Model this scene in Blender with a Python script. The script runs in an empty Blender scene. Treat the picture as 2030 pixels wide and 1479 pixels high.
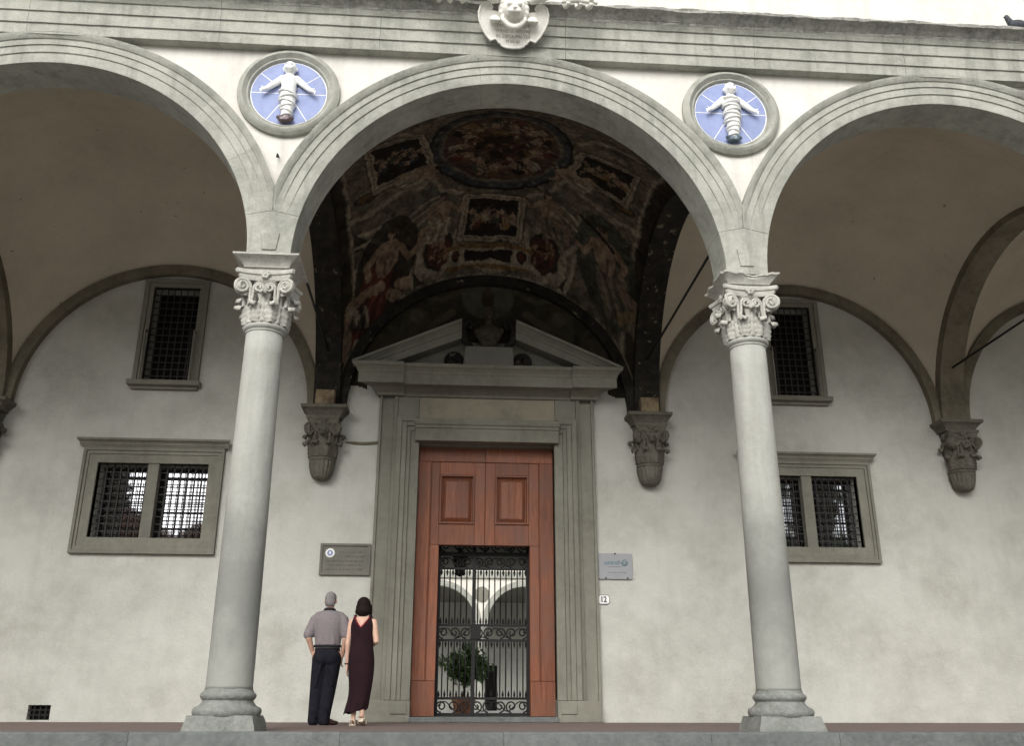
import bpy, bmesh, math, random
import numpy as np
from mathutils import Matrix, Vector, noise as mnoise
random.seed(7); rs = np.random.RandomState(5)
PI = math.pi; rad = math.radians
scn = bpy.context.scene
C = scn.collection
# ------------------------------------------------------------------ camera, sky, sun, exposure
CAM = Vector((-.7155, -10.3363, .2358)); YAW, PIT, ROL, FPX = rad(4.0744), rad(19.9083), rad(.113), 1831.78
Fv = Vector((math.sin(YAW)*math.cos(PIT), math.cos(YAW)*math.cos(PIT), math.sin(PIT)))
Rv = Vector((math.cos(YAW), -math.sin(YAW), 0)); Uv = Rv.cross(Fv)
Rv, Uv = Rv*math.cos(ROL)+Uv*math.sin(ROL), Uv*math.cos(ROL)-Rv*math.sin(ROL)
cd = bpy.data.cameras.new('camera'); cam = bpy.data.objects.new('camera', cd); C.objects.link(cam)
M = Matrix((Rv, Uv, -Fv)).transposed().to_4x4(); M.translation = CAM; cam.matrix_world = M
cd.sensor_fit = 'HORIZONTAL'; cd.sensor_width = 36; cd.lens = 36*FPX/2030; cd.clip_end = 600; cd.clip_start = .05
scn.camera = cam
SUN_EL, SUN_AZ = rad(34), rad(197)          # azimuth clockwise from +Y: behind and left of the camera
w = bpy.data.worlds.new('World'); scn.world = w; w.use_nodes = True
nt = w.node_tree; nt.nodes.clear()
sky = nt.nodes.new('ShaderNodeTexSky'); sky.sky_type = 'NISHITA'; sky.sun_disc = False
sky.sun_elevation = SUN_EL; sky.sun_rotation = SUN_AZ; sky.air_density = 1.0; sky.dust_density = 4.0; sky.ozone_density = 1.0
hs = nt.nodes.new('ShaderNodeHueSaturation'); hs.inputs['Saturation'].default_value = .12   # grey overcast
bg = nt.nodes.new('ShaderNodeBackground'); bg.inputs['Strength'].default_value = .13
wo = nt.nodes.new('ShaderNodeOutputWorld')
nt.links.new(sky.outputs[0], hs.inputs['Color']); nt.links.new(hs.outputs[0], bg.inputs[0]); nt.links.new(bg.outputs[0], wo.inputs[0])
sd = bpy.data.lights.new('sun', 'SUN'); sd.energy = .5; sd.angle = rad(40); sd.color = (1, .97, .92)
so = bpy.data.objects.new('sun', sd); C.objects.link(so)
sdir = Vector((math.sin(SUN_AZ)*math.cos(SUN_EL), math.cos(SUN_AZ)*math.cos(SUN_EL), math.sin(SUN_EL)))
so.rotation_euler = sdir.to_track_quat('Z', 'Y').to_euler(); so.location = (0, -30, 30)
vs = scn.view_settings; vs.view_transform = 'Standard'; vs.look = 'None'; vs.gamma = 1; vs.use_curve_mapping = False
vs.exposure = 1.0
scn.render.engine = 'CYCLES'

# ------------------------------------------------------------------ materials
def new_mat(name):
    m = bpy.data.materials.new(name); m.use_nodes = True
    t = m.node_tree; b = t.nodes['Principled BSDF']
    return m, t, b
def N(t, typ, **kw):
    n = t.nodes.new(typ)
    for k, v in kw.items():
        if hasattr(n, k): setattr(n, k, v)
        else: n.inputs[k.replace('_', ' ')].default_value = v
    return n
def ramp(t, src, lo, hi):
    r = N(t, 'ShaderNodeMapRange'); r.inputs[1].default_value = lo; r.inputs[2].default_value = hi
    t.links.new(src, r.inputs[0]); return r.outputs[0]
def mixc(t, fac, a, b):
    m = N(t, 'ShaderNodeMix', data_type='RGBA')
    if isinstance(fac, (int, float)): m.inputs[0].default_value = fac
    else: t.links.new(fac, m.inputs[0])
    for i, c in ((6, a), (7, b)):
        if isinstance(c, tuple): m.inputs[i].default_value = c+(1,) if len(c) == 3 else c
        else: t.links.new(c, m.inputs[i])
    return m.outputs[2]
def mth(t, op, a, b=0.):
    m = N(t, 'ShaderNodeMath', operation=op)
    for i, c in ((0, a), (1, b)):
        if isinstance(c, (int, float)): m.inputs[i].default_value = c
        else: t.links.new(c, m.inputs[i])
    return m.outputs[0]
def surf(name, base, dark, light=None, sc=1.6, fine=14, bump=.25, bscale=55, rough=.85, rnd=0., spec=.25, streak=0., contrast=(.35, .7), speck=None, dirtz=None, bdist=.01):
    """weathered mineral surface in world space: base, darker clouds, lighter flecks, fine bump"""
    m, t, b = new_mat(name)
    g = N(t, 'ShaderNodeNewGeometry'); pos = g.outputs['Position']
    def noise(scale, det=6, rgh=.6, stretch=None, off=0):
        v = pos
        if stretch or off:
            mp = N(t, 'ShaderNodeMapping'); mp.inputs['Scale'].default_value = stretch or (1, 1, 1); mp.inputs['Location'].default_value = (off, off*.7, off*1.3)
            t.links.new(pos, mp.inputs[0]); v = mp.outputs[0]
        n = N(t, 'ShaderNodeTexNoise'); n.inputs['Scale'].default_value = scale; n.inputs['Detail'].default_value = det; n.inputs['Roughness'].default_value = rgh
        t.links.new(v, n.inputs['Vector']); return n.outputs[0]
    big = ramp(t, noise(sc), *contrast)
    c = mixc(t, big, base, dark)
    fn = ramp(t, noise(fine, 8, .7, off=3), .42, .75)
    c = mixc(t, mth(t, 'MULTIPLY', fn, .55), c, light or tuple(min(1, x*1.25) for x in base))
    if streak:
        s = ramp(t, noise(2.2, 7, .65, (2.6, 2.6, .22), 9), .5, .78)
        c = mixc(t, mth(t, 'MULTIPLY', s, streak), c, tuple(x*.45 for x in dark))
    if speck:
        s = ramp(t, noise(speck[0], 3, .6, off=21), speck[1], speck[1]+.06)
        c = mixc(t, s, c, speck[2])
    if dirtz:
        for z0, z1, amt, col in dirtz:
            sx = N(t, 'ShaderNodeSeparateXYZ'); t.links.new(pos, sx.inputs[0])
            zz = mth(t, 'ADD', sx.outputs[2], mth(t, 'MULTIPLY', mth(t, 'SUBTRACT', noise(2.4, 7, .62, off=z0*7+1), .5), 1.7))
            mid = (z0+z1)/2; hw = (z1-z0)/2
            d = mth(t, 'DIVIDE', mth(t, 'ABSOLUTE', mth(t, 'SUBTRACT', zz, mid)), hw)
            f = ramp(t, d, 1.15, .25)
            c = mixc(t, mth(t, 'MULTIPLY', f, amt), c, col)
    if rnd:
        oi = N(t, 'ShaderNodeObjectInfo')
        k = mth(t, 'ADD', mth(t, 'MULTIPLY', oi.outputs['Random'], rnd), 1-rnd/2)
        hv = N(t, 'ShaderNodeHueSaturation'); t.links.new(k, hv.inputs['Value']); t.links.new(c, hv.inputs['Color']); c = hv.outputs[0]
    t.links.new(c, b.inputs['Base Color'])
    b.inputs['Roughness'].default_value = rough; b.inputs['Specular IOR Level'].default_value = spec
    bp = N(t, 'ShaderNodeBump'); bp.inputs['Strength'].default_value = bump; bp.inputs['Distance'].default_value = bdist
    h = mth(t, 'ADD', noise(bscale, 6, .65, off=5), mth(t, 'MULTIPLY', noise(bscale*.12, 4, .5, off=8), 2.5))
    t.links.new(h, bp.inputs['Height']); t.links.new(bp.outputs[0], b.inputs['Normal'])
    return m
def plain(name, col, rough=.6, spec=.4, metal=0., var=.25, vs_=20, bump=.0):
    m, t, b = new_mat(name)
    tc = N(t, 'ShaderNodeTexCoord'); n = N(t, 'ShaderNodeTexNoise'); n.inputs['Scale'].default_value = vs_; n.inputs['Detail'].default_value = 6
    t.links.new(tc.outputs['Object'], n.inputs['Vector'])
    t.links.new(mixc(t, ramp(t, n.outputs[0], .3, .7), tuple(c*(1-var) for c in col), tuple(min(1, c*(1+var*.6)) for c in col)), b.inputs['Base Color'])
    b.inputs['Roughness'].default_value = rough; b.inputs['Specular IOR Level'].default_value = spec; b.inputs['Metallic'].default_value = metal
    if bump:
        bp = N(t, 'ShaderNodeBump'); bp.inputs['Strength'].default_value = bump; bp.inputs['Distance'].default_value = .01
        t.links.new(n.outputs[0], bp.inputs['Height']); t.links.new(bp.outputs[0], b.inputs['Normal'])
    return m
def fresco_mat(name, k=1.):
    m, t, b = new_mat(name)
    at = N(t, 'ShaderNodeVertexColor'); at.layer_name = 'paint'
    g = N(t, 'ShaderNodeNewGeometry'); n = N(t, 'ShaderNodeTexNoise'); n.inputs['Scale'].default_value = 7; n.inputs['Detail'].default_value = 9; n.inputs['Roughness'].default_value = .72
    t.links.new(g.outputs['Position'], n.inputs['Vector'])
    c = mixc(t, mth(t, 'MULTIPLY', ramp(t, n.outputs[0], .4, .75), .6), at.outputs[0], (.012*k, .01*k, .008*k))
    t.links.new(c, b.inputs['Base Color']); b.inputs['Roughness'].default_value = .9; b.inputs['Specular IOR Level'].default_value = .15
    return m
def wood_mat():
    m, t, b = new_mat('red_brown_wood')
    g = N(t, 'ShaderNodeNewGeometry'); oi = N(t, 'ShaderNodeObjectInfo')
    tc = N(t, 'ShaderNodeTexCoord'); mp = N(t, 'ShaderNodeMapping'); mp.inputs['Scale'].default_value = (16, 16, 1.2)
    t.links.new(tc.outputs['Object'], mp.inputs[0])
    n = N(t, 'ShaderNodeTexNoise'); n.inputs['Scale'].default_value = 1.6; n.inputs['Detail'].default_value = 8; n.inputs['Roughness'].default_value = .65; n.inputs['Distortion'].default_value = .6
    t.links.new(mp.outputs[0], n.inputs['Vector'])
    n2 = N(t, 'ShaderNodeTexNoise'); n2.inputs['Scale'].default_value = 2.3; n2.inputs['Detail'].default_value = 7
    t.links.new(g.outputs['Position'], n2.inputs['Vector'])
    c = mixc(t, ramp(t, n.outputs[0], .3, .72), (.25, .083, .035), (.10, .03, .014))
    c = mixc(t, mth(t, 'MULTIPLY', ramp(t, n2.outputs[0], .42, .7), .8), c, (.145, .065, .042))
    hv = N(t, 'ShaderNodeHueSaturation'); t.links.new(mth(t, 'ADD', mth(t, 'MULTIPLY', oi.outputs['Random'], .35), .85), hv.inputs['Value']); t.links.new(c, hv.inputs['Color'])
    t.links.new(hv.outputs[0], b.inputs['Base Color']); b.inputs['Roughness'].default_value = .55; b.inputs['Specular IOR Level'].default_value = .35
    bp = N(t, 'ShaderNodeBump'); bp.inputs['Strength'].default_value = .3; bp.inputs['Distance'].default_value = .004
    t.links.new(n.outputs[0], bp.inputs['Height']); t.links.new(bp.outputs[0], b.inputs['Normal'])
    return m
MT = dict(
    facade=surf('facade_plaster', (.61, .595, .545), (.53, .51, .46), (.66, .65, .605), sc=1.1, bump=.3, streak=.3, fine=9),
    wall=surf('loggia_wall_plaster', (.465, .466, .418), (.365, .362, .318), (.53, .53, .482), sc=.8, fine=4, bump=.8, bscale=26, streak=.1, contrast=(.42, .66), speck=(24, .715, (.34, .31, .25)), bdist=.015),
    vault=surf('vault_plaster', (.50, .445, .35), (.40, .355, .275), (.54, .485, .39), sc=1.0, fine=5, bump=.35, speck=(9, .70, (.09, .075, .06))),
    stone=surf('grey_sandstone', (.345, .345, .30), (.225, .228, .195), (.43, .43, .385), sc=1.5, fine=9, bump=.7, bscale=38, rnd=.08, streak=.6, contrast=(.38, .68), speck=(34, .70, (.5, .49, .45)), bdist=.015),
    cornice=surf('weathered_cornice_stone', (.30, .298, .265), (.14, .14, .123), (.52, .51, .48), sc=3.2, fine=18, bump=.9, bscale=30, rnd=.15, streak=.5, bdist=.02),
    column=surf('column_stone', (.345, .345, .31), (.28, .28, .25), (.39, .39, .355), sc=1.2, fine=16, bump=.35, streak=.35, dirtz=((-.6, 2.6, .5, (.2, .205, .185)), (.75, 2.25, .5, (.12, .125, .115)))),
    capital=surf('carved_capital_stone', (.42, .41, .37), (.29, .285, .245), (.52, .51, .465), sc=9, fine=30, bump=.5, streak=.15),
    base=surf('worn_base_stone', (.20, .207, .188), (.125, .135, .118), (.32, .322, .30), sc=3, fine=18, bump=.7, bscale=30, speck=(30, .7, (.5, .5, .47)), bdist=.02),
    dstone=surf('dark_sandstone', (.195, .19, .155), (.14, .135, .108), (.24, .235, .193), sc=1.3, fine=10, bump=.3, rnd=.12, streak=.3),
    corbel=surf('corbel_stone', (.13, .12, .095), (.07, .065, .05), (.19, .18, .15), sc=5, fine=20, bump=.5, streak=.3),
    rib=surf('vault_rib_stone', (.17, .15, .105), (.085, .075, .052), (.22, .2, .15), sc=2, fine=9, bump=.4, streak=.3),
    black=surf('blackened_fresco', (.016, .014, .011), (.006, .005, .004), (.055, .048, .034), sc=3.2, fine=7, bump=.8, bscale=22, speck=(5.5, .635, (.15, .13, .09)), bdist=.02),
    floor=surf('brick_floor', (.17, .125, .11), (.12, .092, .083), (.21, .165, .148), sc=2.4, fine=20, bump=.3),
    step=surf('step_stone', (.125, .133, .128), (.085, .09, .086), (.19, .197, .19), sc=2.5, fine=14, bump=.6, bscale=25, rnd=.22, bdist=.02),
    paving=surf('piazza_paving', (.32, .315, .30), (.25, .245, .235), (.37, .365, .35), sc=1, fine=6, bump=.4),
    wood=wood_mat(),
    iron=plain('black_iron', (.007, .0065, .0065), .6, .3),
    grille=plain('dull_grille_iron', (.026, .023, .02), .6, .3),
    glass=plain('coated_window_glass', (.42, .43, .45), .03, .5, 1., .04, 3),
    dark=plain('dark_interior', (.012, .011, .01), .9, .1),
    blue=surf('blue_glaze', (.235, .275, .445), (.185, .225, .39), (.29, .33, .49), sc=5, fine=20, bump=.2, rough=.55, spec=.2, rnd=.14),
    glaze=plain('white_glaze', (.80, .80, .77), .28, .5, 0, .06, 9),
    lead=plain('white_joint', (.78, .78, .75), .5, .3, 0, .05),
    rockb=plain('brown_glazed_rock', (.13, .09, .10), .35, .5, 0, .5, 40, .5),
    rockg=plain('blue_green_glazed_rock', (.09, .13, .16), .35, .5, 0, .5, 40, .5),
    marble=surf('carved_marble', (.76, .745, .68), (.6, .585, .53), (.82, .81, .76), sc=6, fine=24, bump=.3, streak=.2),
    plq=surf('plaque_stone', (.155, .15, .125), (.12, .118, .1), (.2, .19, .165), sc=4, fine=30, bump=.2),
    letter=plain('faded_lettering', (.085, .08, .07), .8, .2),
    letterm=plain('carved_lettering', (.36, .33, .28), .8, .2),
    metalp=plain('grey_metal_plate', (.25, .255, .265), .38, .5, .25, .08, 4),
    cyan=plain('blue_green_lettering', (.03, .13, .17), .5, .3),
    enamel=plain('white_enamel', (.82, .82, .8), .25, .5, 0, .03),
    enamelk=plain('dark_enamel', (.04, .045, .05), .3, .5),
    skin=plain('skin', (.50, .30, .215), .55, .35, 0, .12, 14),
    skinw=plain('pale_skin', (.60, .38, .285), .55, .35, 0, .1, 14),
    shirt=plain('grey_knit_shirt', (.20, .175, .18), .9, .15, 0, .16, 60, .15),
    collar=plain('dark_collar', (.025, .024, .028), .9, .15),
    navy=plain('dark_navy_cloth', (.009, .009, .014), .9, .2, 0, .3, 12, .2),
    shoe=plain('dark_brown_leather', (.035, .018, .015), .4, .45),
    hairg=plain('grey_hair', (.21, .195, .19), .7, .3, 0, .45, 60, .6),
    hairb=plain('dark_brown_hair', (.012, .007, .006), .75, .15, 0, .4, 50, .4),
    dress=plain('dark_maroon_cloth', (.017, .005, .008), .9, .25, 0, .35, 10, .25),
    trim=plain('red_lining', (.26, .02, .03), .8, .2),
    sandal=plain('cream_leather', (.55, .47, .36), .5, .35),
    leaf=plain('green_leaf', (.12, .20, .06), .5, .4, 0, .5, 3),
    bark=plain('bark', (.10, .075, .055), .9, .2, 0, .4, 12, .5),
    terracotta=plain('terracotta', (.42, .19, .11), .8, .2, 0, .25, 8),
    ocher=surf('ochre_render', (.42, .33, .2), (.34, .27, .17), sc=.5, bump=.1, streak=.3),
    tile=plain('roof_tile', (.25, .12, .075), .85, .2, 0, .3, 2),
    court=surf('courtyard_plaster', (.66, .63, .56), (.56, .53, .47), sc=.6, bump=.1),
    feather=plain('dark_grey_feather', (.05, .055, .065), .7, .3, 0, .4, 30),
    patch=surf('faded_painted_stone', (.20, .155, .09), (.075, .05, .035), (.3, .25, .16), sc=6, fine=16, bump=.5, contrast=(.4, .6)),
    fresco=fresco_mat('vault_fresco'), lunette=fresco_mat('lunette_fresco'),
)

# ------------------------------------------------------------------ mesh helpers
class MB:
    def __init__(s): s.v = []; s.f = []
    def add(s, v, f):
        o = len(s.v); s.v += [tuple(p) for p in v]; s.f += [tuple(i+o for i in q) for q in f]; return s
    def box(s, x0, x1, y0, y1, z0, z1):
        return s.add([(x0,y0,z0),(x1,y0,z0),(x1,y1,z0),(x0,y1,z0),(x0,y0,z1),(x1,y0,z1),(x1,y1,z1),(x0,y1,z1)],
                     [(0,3,2,1),(4,5,6,7),(0,1,5,4),(1,2,6,5),(2,3,7,6),(3,0,4,7)])
    def loft(s, rings, closed=True, cap=True):
        n = len(rings[0]); v = [p for r in rings for p in r]; f = []
        for i in range(len(rings)-1):
            for j in range(n if closed else n-1):
                k = (j+1) % n; f.append((i*n+j, i*n+k, (i+1)*n+k, (i+1)*n+j))
        if cap:
            f.append(tuple(range(n))[::-1]); f.append(tuple(range((len(rings)-1)*n, len(rings)*n)))
        return s.add(v, f)
    def lathe(s, prof, n=32, cx=0, cy=0, mod=None):
        rings = []
        for r, z in prof:
            rings.append([(cx+r*(mod(2*PI*k/n, z) if mod else 1)*math.cos(2*PI*k/n), cy+r*(mod(2*PI*k/n, z) if mod else 1)*math.sin(2*PI*k/n), z) for k in range(n)])
        return s.loft(rings)
    def sqloft(s, prof, cx=0, cy=0, jit=0, seg=6, dy=1.):
        rings = []
        for h, z in prof:
            r = []
            for a, b in (((-1,-1),(1,-1)), ((1,-1),(1,1)), ((1,1),(-1,1)), ((-1,1),(-1,-1))):
                for k in range(seg):
                    t = k/seg; x = a[0]+(b[0]-a[0])*t; y = a[1]+(b[1]-a[1])*t
                    j = jit*(random.random()*1.0-.75) if jit else 0
                    r.append((cx+x*(h+j), cy+y*(h+j)*dy, z+(random.random()-.5)*jit*.5))
            rings.append(r)
        return s.loft(rings)
    def tube(s, path, r, n=8, cap=True):
        P = [Vector(p) for p in path]; R_ = r if isinstance(r, (list, tuple)) else [r]*len(P); rings = []
        up = None
        for i, p in enumerate(P):
            t = (P[min(i+1, len(P)-1)]-P[max(i-1, 0)]).normalized()
            if up is None:
                up = Vector((0, 0, 1)) if abs(t.z) < .9 else Vector((0, 1, 0))
            a = t.cross(up)
            if a.length < 1e-4: a = t.cross(Vector((1, 0, 0)))
            a.normalize(); b = a.cross(t).normalized(); up = b
            rings.append([p+(a*math.cos(2*PI*k/n)+b*math.sin(2*PI*k/n))*R_[i] for k in range(n)])
        return s.loft(rings, cap=cap)
    def prism(s, poly, y0, y1):
        n = len(poly)
        return s.add([(x, y0, z) for x, z in poly]+[(x, y1, z) for x, z in poly],
                     [tuple(range(n)), tuple(range(n, 2*n))[::-1]]+[(i, i+n, (i+1) % n+n, (i+1) % n) for i in range(n)])
    def ell(s, c, r, n=14, m=10, rot=None):
        rings = []
        c = Vector(c)
        pts = []
        for i in range(1, m):
            a = PI*i/m
            ring = []
            for k in range(n):
                q = Vector((r[0]*math.sin(a)*math.cos(2*PI*k/n), r[1]*math.sin(a)*math.sin(2*PI*k/n), -r[2]*math.cos(a)))
                if rot: q = rot @ q
                ring.append(c+q)
            pts.append(ring)
        o = len(s.v); s.loft(pts, cap=False)
        lo = Vector((0, 0, -r[2])); hi = Vector((0, 0, r[2]))
        if rot: lo = rot @ lo; hi = rot @ hi
        b = len(s.v); s.v += [tuple(c+lo), tuple(c+hi)]
        for k in range(n):
            s.f.append((b, o+(k+1) % n, o+k)); e = o+(m-2)*n; s.f.append((b+1, e+k, e+(k+1) % n))
        return s
    def cap_(s, p0, r0, p1, r1, n=12):
        """closed tapered capsule"""
        p0 = Vector(p0); p1 = Vector(p1); d = p1-p0; L = max(d.length, 1e-5); t = d/L
        a = t.orthogonal().normalized(); b = t.cross(a); prof = []
        for i in range(1, 5): an = PI/2*i/5; prof.append((-r0*math.cos(an), r0*math.sin(an)))
        prof += [(0, r0), (L, r1)]
        for i in range(4, 0, -1): an = PI/2*i/5; prof.append((L+r1*math.cos(an), r1*math.sin(an)))
        return s.loft([[p0+t*q+(a*math.cos(2*PI*k/n)+b*math.sin(2*PI*k/n))*rr for k in range(n)] for q, rr in prof])
    def chain(s, pts, n=12):
        for (p, r), (q, e) in zip(pts[:-1], pts[1:]): s.cap_(p, r, q, e, n)
        return s
    def mesh(s, name, smooth=False, auto=None):
        me = bpy.data.meshes.new(name); me.from_pydata(s.v, [], s.f); me.update()
        bm = bmesh.new(); bm.from_mesh(me); bmesh.ops.recalc_face_normals(bm, faces=bm.faces); bm.to_mesh(me); bm.free()
        if smooth: me.shade_smooth()
        if auto: me.set_sharp_from_angle(angle=rad(auto))
        return me
    def obj(s, name, mat, parent=None, smooth=False, auto=None, bevel=0, **kw):
        return put(name, s.mesh(name, smooth or bool(auto), auto), mat, parent, bevel=bevel, **kw)
def put(name, me, mat, parent=None, loc=(0, 0, 0), rot=(0, 0, 0), bevel=0):
    o = bpy.data.objects.new(name, me); C.objects.link(o)
    if mat is not None and not me.materials: me.materials.append(MT[mat] if isinstance(mat, str) else mat)
    o.location = loc; o.rotation_euler = rot
    if parent: o.parent = parent
    if bevel:
        b = o.modifiers.new('bevel', 'BEVEL'); b.width = bevel; b.segments = 2; b.limit_method = 'ANGLE'; b.angle_limit = rad(35)
    return o
def sculpt(mb, name, mat, parent=None, vox=.012, smooth=4, **kw):
    """overlapping closed shapes fused into one continuous surface"""
    o = mb.obj(name, mat, parent, smooth=True, **kw)
    r = o.modifiers.new('fuse', 'REMESH'); r.mode = 'VOXEL'; r.voxel_size = vox; r.use_smooth_shade = True
    if smooth: q = o.modifiers.new('soft', 'SMOOTH'); q.iterations = smooth; q.factor = .5
    return o
def tag(o, label=None, cat=None, group=None, kind=None):
    for k, v in (('label', label), ('category', cat), ('group', group), ('kind', kind)):
        if v: o[k] = v
    return o
def empty(name, loc=(0, 0, 0), rz=0, **kw):
    o = bpy.data.objects.new(name, None); C.objects.link(o); o.location = loc; o.rotation_euler = (0, 0, rz); o.empty_display_size = .2
    return tag(o, **kw)
def copy_tree(o, parent=None):
    c = o.copy(); C.objects.link(c); c.parent = parent
    for ch in list(o.children): copy_tree(ch, c)
    return c
def text(body, size, mat, parent, loc, rot=(PI/2, 0, 0), ext=.002, name='lettering', sx=1., align='CENTER', off=0.):
    cu = bpy.data.curves.new(name, 'FONT'); cu.body = body; cu.size = size; cu.extrude = ext; cu.offset = off; cu.align_x = align; cu.align_y = 'CENTER'
    tmp = bpy.data.objects.new('tmp', cu); C.objects.link(tmp); bpy.context.view_layer.update()
    me = bpy.data.meshes.new_from_object(tmp.evaluated_get(bpy.context.evaluated_depsgraph_get())); bpy.data.objects.remove(tmp)
    o = put(name, me, mat, parent, loc, rot); o.scale = (sx, 1, 1)
    if len(body) > 1: o['kind'] = 'stuff'
    return o

# ------------------------------------------------------------------ dimensions (metres; X along the facade, Y into the building, Z up from the loggia floor)
BAY = 5.84; H = BAY/2; ZS = 5.28; D = 5.83; RI, RE = 2.66, 3.07; YB = .28
YC = (YB+D)/2; RX = 2.69; RD = math.hypot(RX, D-YC)
BAYS = (-2, -1, 0, 1, 2)

# ------------------------------------------------------------------ setting
def struct(o): o['kind'] = 'structure'; return o
g = MB().box(-150, 150, -150, -4.1, -1.7, -1.42); struct(g.obj('ground', 'paving'))
fl = struct(MB().box(-15, 15, -.28, D+.6, -.3, 0).obj('loggia_floor', 'floor'))
# stone kerb and treads of the flight of steps below the loggia
st = empty('steps'); struct(st)
for i in range(9):
    z1 = -.157*i; y1 = -.62-.4*i
    if i == 0:
        x = -15.
        while x < 15:
            L = random.uniform(1.1, 2.2)
            b = MB(); nx = 14; rings = []
            x1 = min(15, x+L)-.004
            for k in range(nx+1):
                xx = x+(x1-x)*k/nx; j = [(random.random()-.5)*.006 for _ in range(5)]
                rings.append([(xx, -.284, -.157), (xx, -.284, 0.004), (xx, y1+.03, .004+j[0]), (xx, y1+.004+j[1], -.012+j[2]), (xx, y1+j[3], -.157)])
            b.loft(rings).obj('step_block', 'step', st); x += L
        continue
    MB().box(-15, 15, y1, y1+.45, z1-.157, z1).obj('step_tread', 'step', st, bevel=.012)
bld = empty('loggia_building', label='long arcaded loggia building with cream plaster walls, vaults and grey stone arches', cat='building')

# facade wall above the arches
RW = 2.96
m = MB(); xs = np.arange(-5*H, 5*H+.001, BAY/96); rows = []
for x in xs:
    xb = (x+H) % BAY - H; rows.append((x, ZS+math.sqrt(max(0, RW*RW-xb*xb))))
rings = [[(x, -.2, zb), (x, -.2, 16), (x, .22, 16), (x, .22, zb)] for x, zb in rows]
m.loft(rings); m.obj('facade_wall', 'facade', bld)
# back wall with door, window and vent openings
holes = [(-1.235, 1.195, -.4, 4.70)]
WX = 5.84
for sx in (-1, 1):
    holes += [(sx*WX-.945, sx*WX+.945, 2.935, 4.235), (sx*WX-.42, sx*WX+.42, 5.75, 7.62)]
holes.append((-7.28, -6.93, .03, .255))
cx = sorted({-15, 15, *[h[0] for h in holes], *[h[1] for h in holes]}); cz = sorted({-.4, 16, *[h[2] for h in holes], *[h[3] for h in holes]})
m = MB()
for a, b in zip(cx[:-1], cx[1:]):
    for c, d in zip(cz[:-1], cz[1:]):
        if any(a >= h[0]-1e-6 and b <= h[1]+1e-6 and c >= h[2]-1e-6 and d <= h[3]+1e-6 for h in holes): continue
        m.add([(a, D, c), (b, D, c), (b, D, d), (a, D, d)], [(0, 1, 2, 3)])
for (a, b, c, d) in holes:     # reveals
    y2 = D+.55
    m.add([(a,D,c),(b,D,c),(b,D,d),(a,D,d),(a,y2,c),(b,y2,c),(b,y2,d),(a,y2,d)], [(0,1,5,4),(1,2,6,5),(2,3,7,6),(3,0,4,7)])
m.obj('back_wall', 'wall', bld)
for sx in (-1, 1):
    MB().box(sx*14.9-.28, sx*14.9+.28, -.19, D, -.2, 15.9).obj('end_wall', 'wall', bld)
MB().box(-15.6, 15.6, -1.3, 12, 16.02, 16.3).obj('roof', 'tile', bld)
# plaster vaults
def dome_mesh(name, n, smooth=True):
    xs = np.linspace(-RX-.03, RX+.03, n); ys = np.linspace(-(D-YC)-.0, D-YC+.02, n)
    X, Y = np.meshgrid(xs, ys); Z = np.sqrt(np.maximum(RD*RD-X*X-Y*Y, 0)); V = np.stack([X, Y, Z], -1).reshape(-1, 3)
    i = np.arange(n*n).reshape(n, n); Fq = np.stack([i[:-1, :-1], i[1:, :-1], i[1:, 1:], i[:-1, 1:]], -1).reshape(-1, 4)
    me = bpy.data.meshes.new(name); me.from_pydata(V.tolist(), [], Fq.tolist()); me.update(); me.shade_smooth(); return me, X, Y, Z
dm, *_ = dome_mesh('vault', 56)
for k in BAYS:
    if k: put('vault', dm, 'vault', bld, (k*BAY, YC, ZS))
# transverse arches between the bays and wall arches
def ring(mb, r0, r1, d0, d1, n=40, a0=0, a1=PI):
    rg = []
    for i in range(n+1):
        a = a0+(a1-a0)*i/n; c, s = math.cos(a), math.sin(a)
        rg.append([(r0*c, d0, r0*s), (r0*c, d1, r0*s), (r1*c, d1, r1*s), (r1*c, d0, r1*s)])
    return mb.loft(rg)
rib = ring(MB(), 2.64, 3.02, -.23, .23, 56).mesh('transverse_arch', auto=30)
ribk = rib.copy()
wa = ring(MB(), 2.575, 2.76, -.14, .0, 56).mesh('wall_arch', auto=30); wak = wa.copy()
for k in (-3, -1, 1, 3):
    bk = abs(k) == 1
    o = put('transverse_arch', ribk if bk else rib, 'black' if bk else 'rib', bld, (k*H, 2.98, ZS), (0, 0, PI/2))
    if bk: o['label'] = 'blackened arch rib with flaking paint'
for k in BAYS: put('wall_arch', wak if k == 0 else wa, 'black' if k == 0 else 'rib', bld, (k*BAY, D-.002, ZS))
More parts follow.
